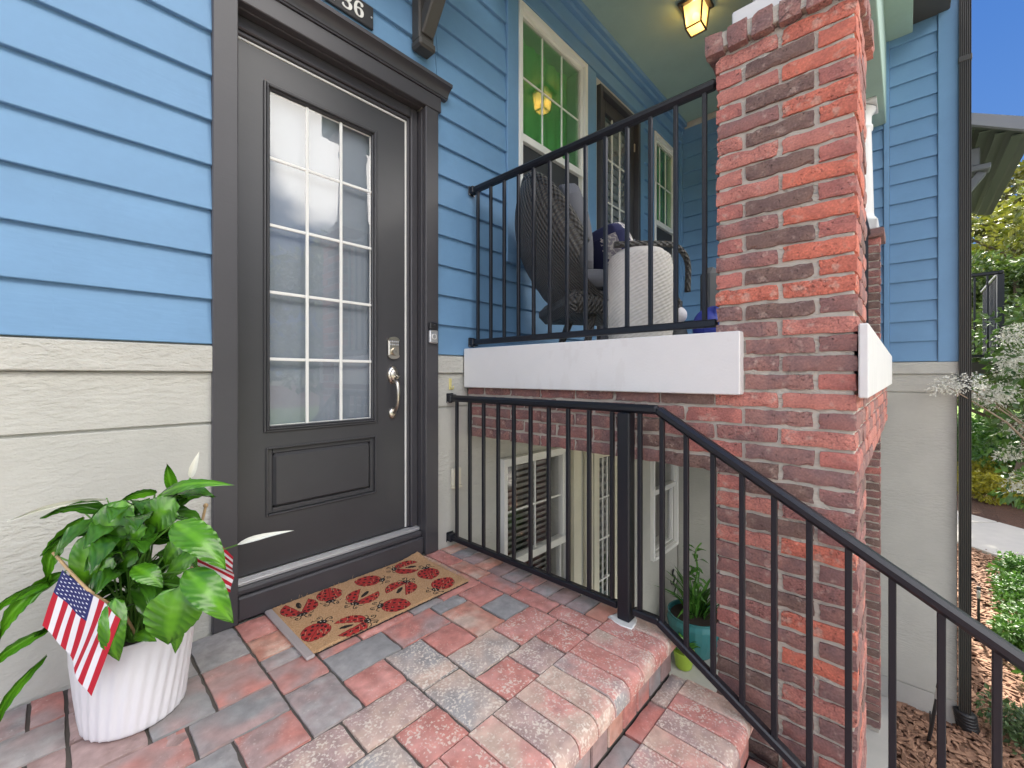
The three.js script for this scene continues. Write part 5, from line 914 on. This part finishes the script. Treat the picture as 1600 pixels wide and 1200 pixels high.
[[6.9, 3.35, 0.4], [7.5, 3.35, 0.5], [8.1, 3.45, 0.55], [8.8, 3.38, 0.5], [9.5, 3.45, 0.55], [10.2, 3.5, 0.5], [6.5, 3.75, 0.5], [7.6, 3.95, 0.6], [8.9, 4.05, 0.6]].forEach(([x, z, w], i) =>
  shrub('ground_shrub', ['low bright green shrub nearest the downspout in the mulch bed', 'second low bright green shrub along the mulch bed', 'third low bright green shrub along the mulch bed', 'fourth low bright green shrub along the mulch bed', 'fifth low bright green shrub along the mulch bed', 'low bright green shrub at the walkway end of the bed', 'front low shrub at the right edge of the mulch bed', 'middle low shrub at the right edge of the mulch bed', 'rear low shrub at the right edge of the mulch bed'][i], 'shrub', x, z, w, 0.34, 200 + i * 3, BRIGHT, 1500, 0.06, 'low shrubs in the mulch bed'));
shrub('ground_shrub', 'small grey green shrub at the lower right behind the railing', 'shrub', 5.75, 2.98, 0.4, 0.3, 260, [[0.05, 0.11, 0.03], [0.16, 0.27, 0.08]], 1100, 0.045, 'low shrubs in the mulch bed');
[[16.2, 3.55, 0.9], [16.6, 4.55, 1.1], [19.5, 4.1, 1.0]].forEach(([x, z, w], i) => shrub('yellow_shrub', ['golden yellow shrub just past the walkway', 'larger golden yellow shrub at the right past the walkway', 'golden yellow shrub farthest along the walkway'][i], 'shrub', x, z, w, 0.6, 300 + i * 5, YEL, 2600, 0.09, 'golden shrubs past the walkway'));
[[20.5, 4.6, 2.2], [22, 3.6, 2.4], [25, 5.6, 2.6], [27, 4.2, 2.8]].forEach(([x, z, w], i) => shrub('background_shrub', ['leafy green bush behind the golden shrubs', 'rounded green bush left behind the golden shrubs', 'green bush right at the back of the lawn', 'farthest green bush at the back of the lawn'][i], 'shrub', x, z, w, 1.5, 340 + i * 7, BRIGHT, 5200, 0.14, 'bushes at the back'));
// crepe myrtle standing just outside the frame, its flowering branches reach in
{
  const t = thing('crepe_myrtle', 'white flowering crepe myrtle with branches reaching in front of the stucco wing', 'tree', [6.75, -2.1, 3.75]);
  const r = rngOf(55), st = [], bl = [], fl = [];
  const tips = [[-1.32, 3.10, -1.26, 0.10], [-1.15, 3.12, -1.16, 0.12], [-0.92, 3.0, -0.98, 0.2], [-0.7, 3.35, -0.80, 0.28], [-0.5, 2.7, -0.75, 0.26], [-0.55, 2.2, -0.72, 0.24], [-0.25, 3.7, -0.5, 0.35], [0.3, 3.3, -0.5, 0.4], [-0.2, 2.9, -0.3, 0.4], [0.4, 4.1, 0.0, 0.5], [-0.3, 4.3, 0.3, 0.5], [0.5, 3.2, 0.6, 0.5], [-0.5, 3.3, 0.6, 0.5], [0.9, 3.7, -0.6, 0.4], [0.2, 4.6, -0.2, 0.35]];
  for (const [x, y, z, q] of tips) { st.push(tube([[0, 0, 0], [x * 0.15, y * 0.4, z * 0.15], [x * 0.6, y * 0.85, z * 0.6], [x, y, z]], 0.028, 0.004, 12, 6)); bl.push([x, y - 0.02, z, q, 0.8]); if (q < 0.13) continue; bl.push([x * 0.8, y * 0.93, z * 0.8, q * 0.8]); }
  part(t, 'trunk', merge(st), std(lin(0.25, 0.19, 0.14), 0.8));
  part(t, 'foliage', leafCloud(56, 5200, bl.filter(b => b[3] > 0.13), 0.075, [0.03, 0.10, 0.012], [0.14, 0.28, 0.03], 0.3), M.foliage);
  for (const [x, y, z, q] of [...tips, [-0.95, 3.03, -0.95, 0.1], [-0.62, 3.0, -0.85, 0.12], [-0.72, 3.55, -0.78, 0.12], [-0.5, 3.25, -0.78, 0.12], [-0.45, 2.45, -0.78, 0.08]]) {
    const g = leafCloud(Math.round(600 + x * 91 + y * 37 + z * 13), 420, [[0, 0, 0, Math.min(q, 0.13)], [0.09, 0.04, 0.06, 0.09], [-0.08, 0.01, -0.05, 0.085], [-0.14, -0.03, -0.10, 0.06]], 0.022, [0.55, 0.55, 0.48], [0.86, 0.86, 0.80], 0.2); 
    part(t, 'flower_cluster', g, M.petal ??= new THREE.MeshPhysicalMaterial({ color: 0xffffff, vertexColors: true, roughness: 0.7, transmission: 0.25, thickness: 0, side: THREE.DoubleSide }), [x, y + 0.02, z]);
  }
}
// garden stake lights
function stake(x, z, label, lean) {
  const t = thing('garden_stake', label, 'stake', [x, -2.09, z], 'garden stakes in the mulch');
  part(t, 'rod', tube([[0, 0, 0], [lean * 0.5, 0.28, -lean * 0.3], [lean, 0.56, -lean * 0.6]], 0.014, 0.012, 8, 8), M.black);
  part(t, 'sleeve', tube([[lean * 0.82, 0.46, -lean * 0.49], [lean, 0.56, -lean * 0.6]], 0.0165, 0.0155, 3, 10), M.silver);
  part(t, 'cap', tube([[lean * 1.0, 0.561, -lean * 0.6], [lean * 1.06, 0.60, -lean * 0.64]], 0.019, 0.017, 3, 10), M.black);
  part(t, 'blade', bx(0.012, 0.05, -0.02, 0.26, 0.008, 0.016, 0.002), M.black);
}
stake(5.18, 2.345, 'leaning black and silver garden stake before the stucco wing', -0.10);
stake(7.75, 2.86, 'upright black garden stake beyond the downspout', 0.0);

globalThis.__board = undefined;
scene.traverse(o => { if (o.isMesh) { o.castShadow = true; o.receiveShadow = true; } });
renderer.render(scene, camera);
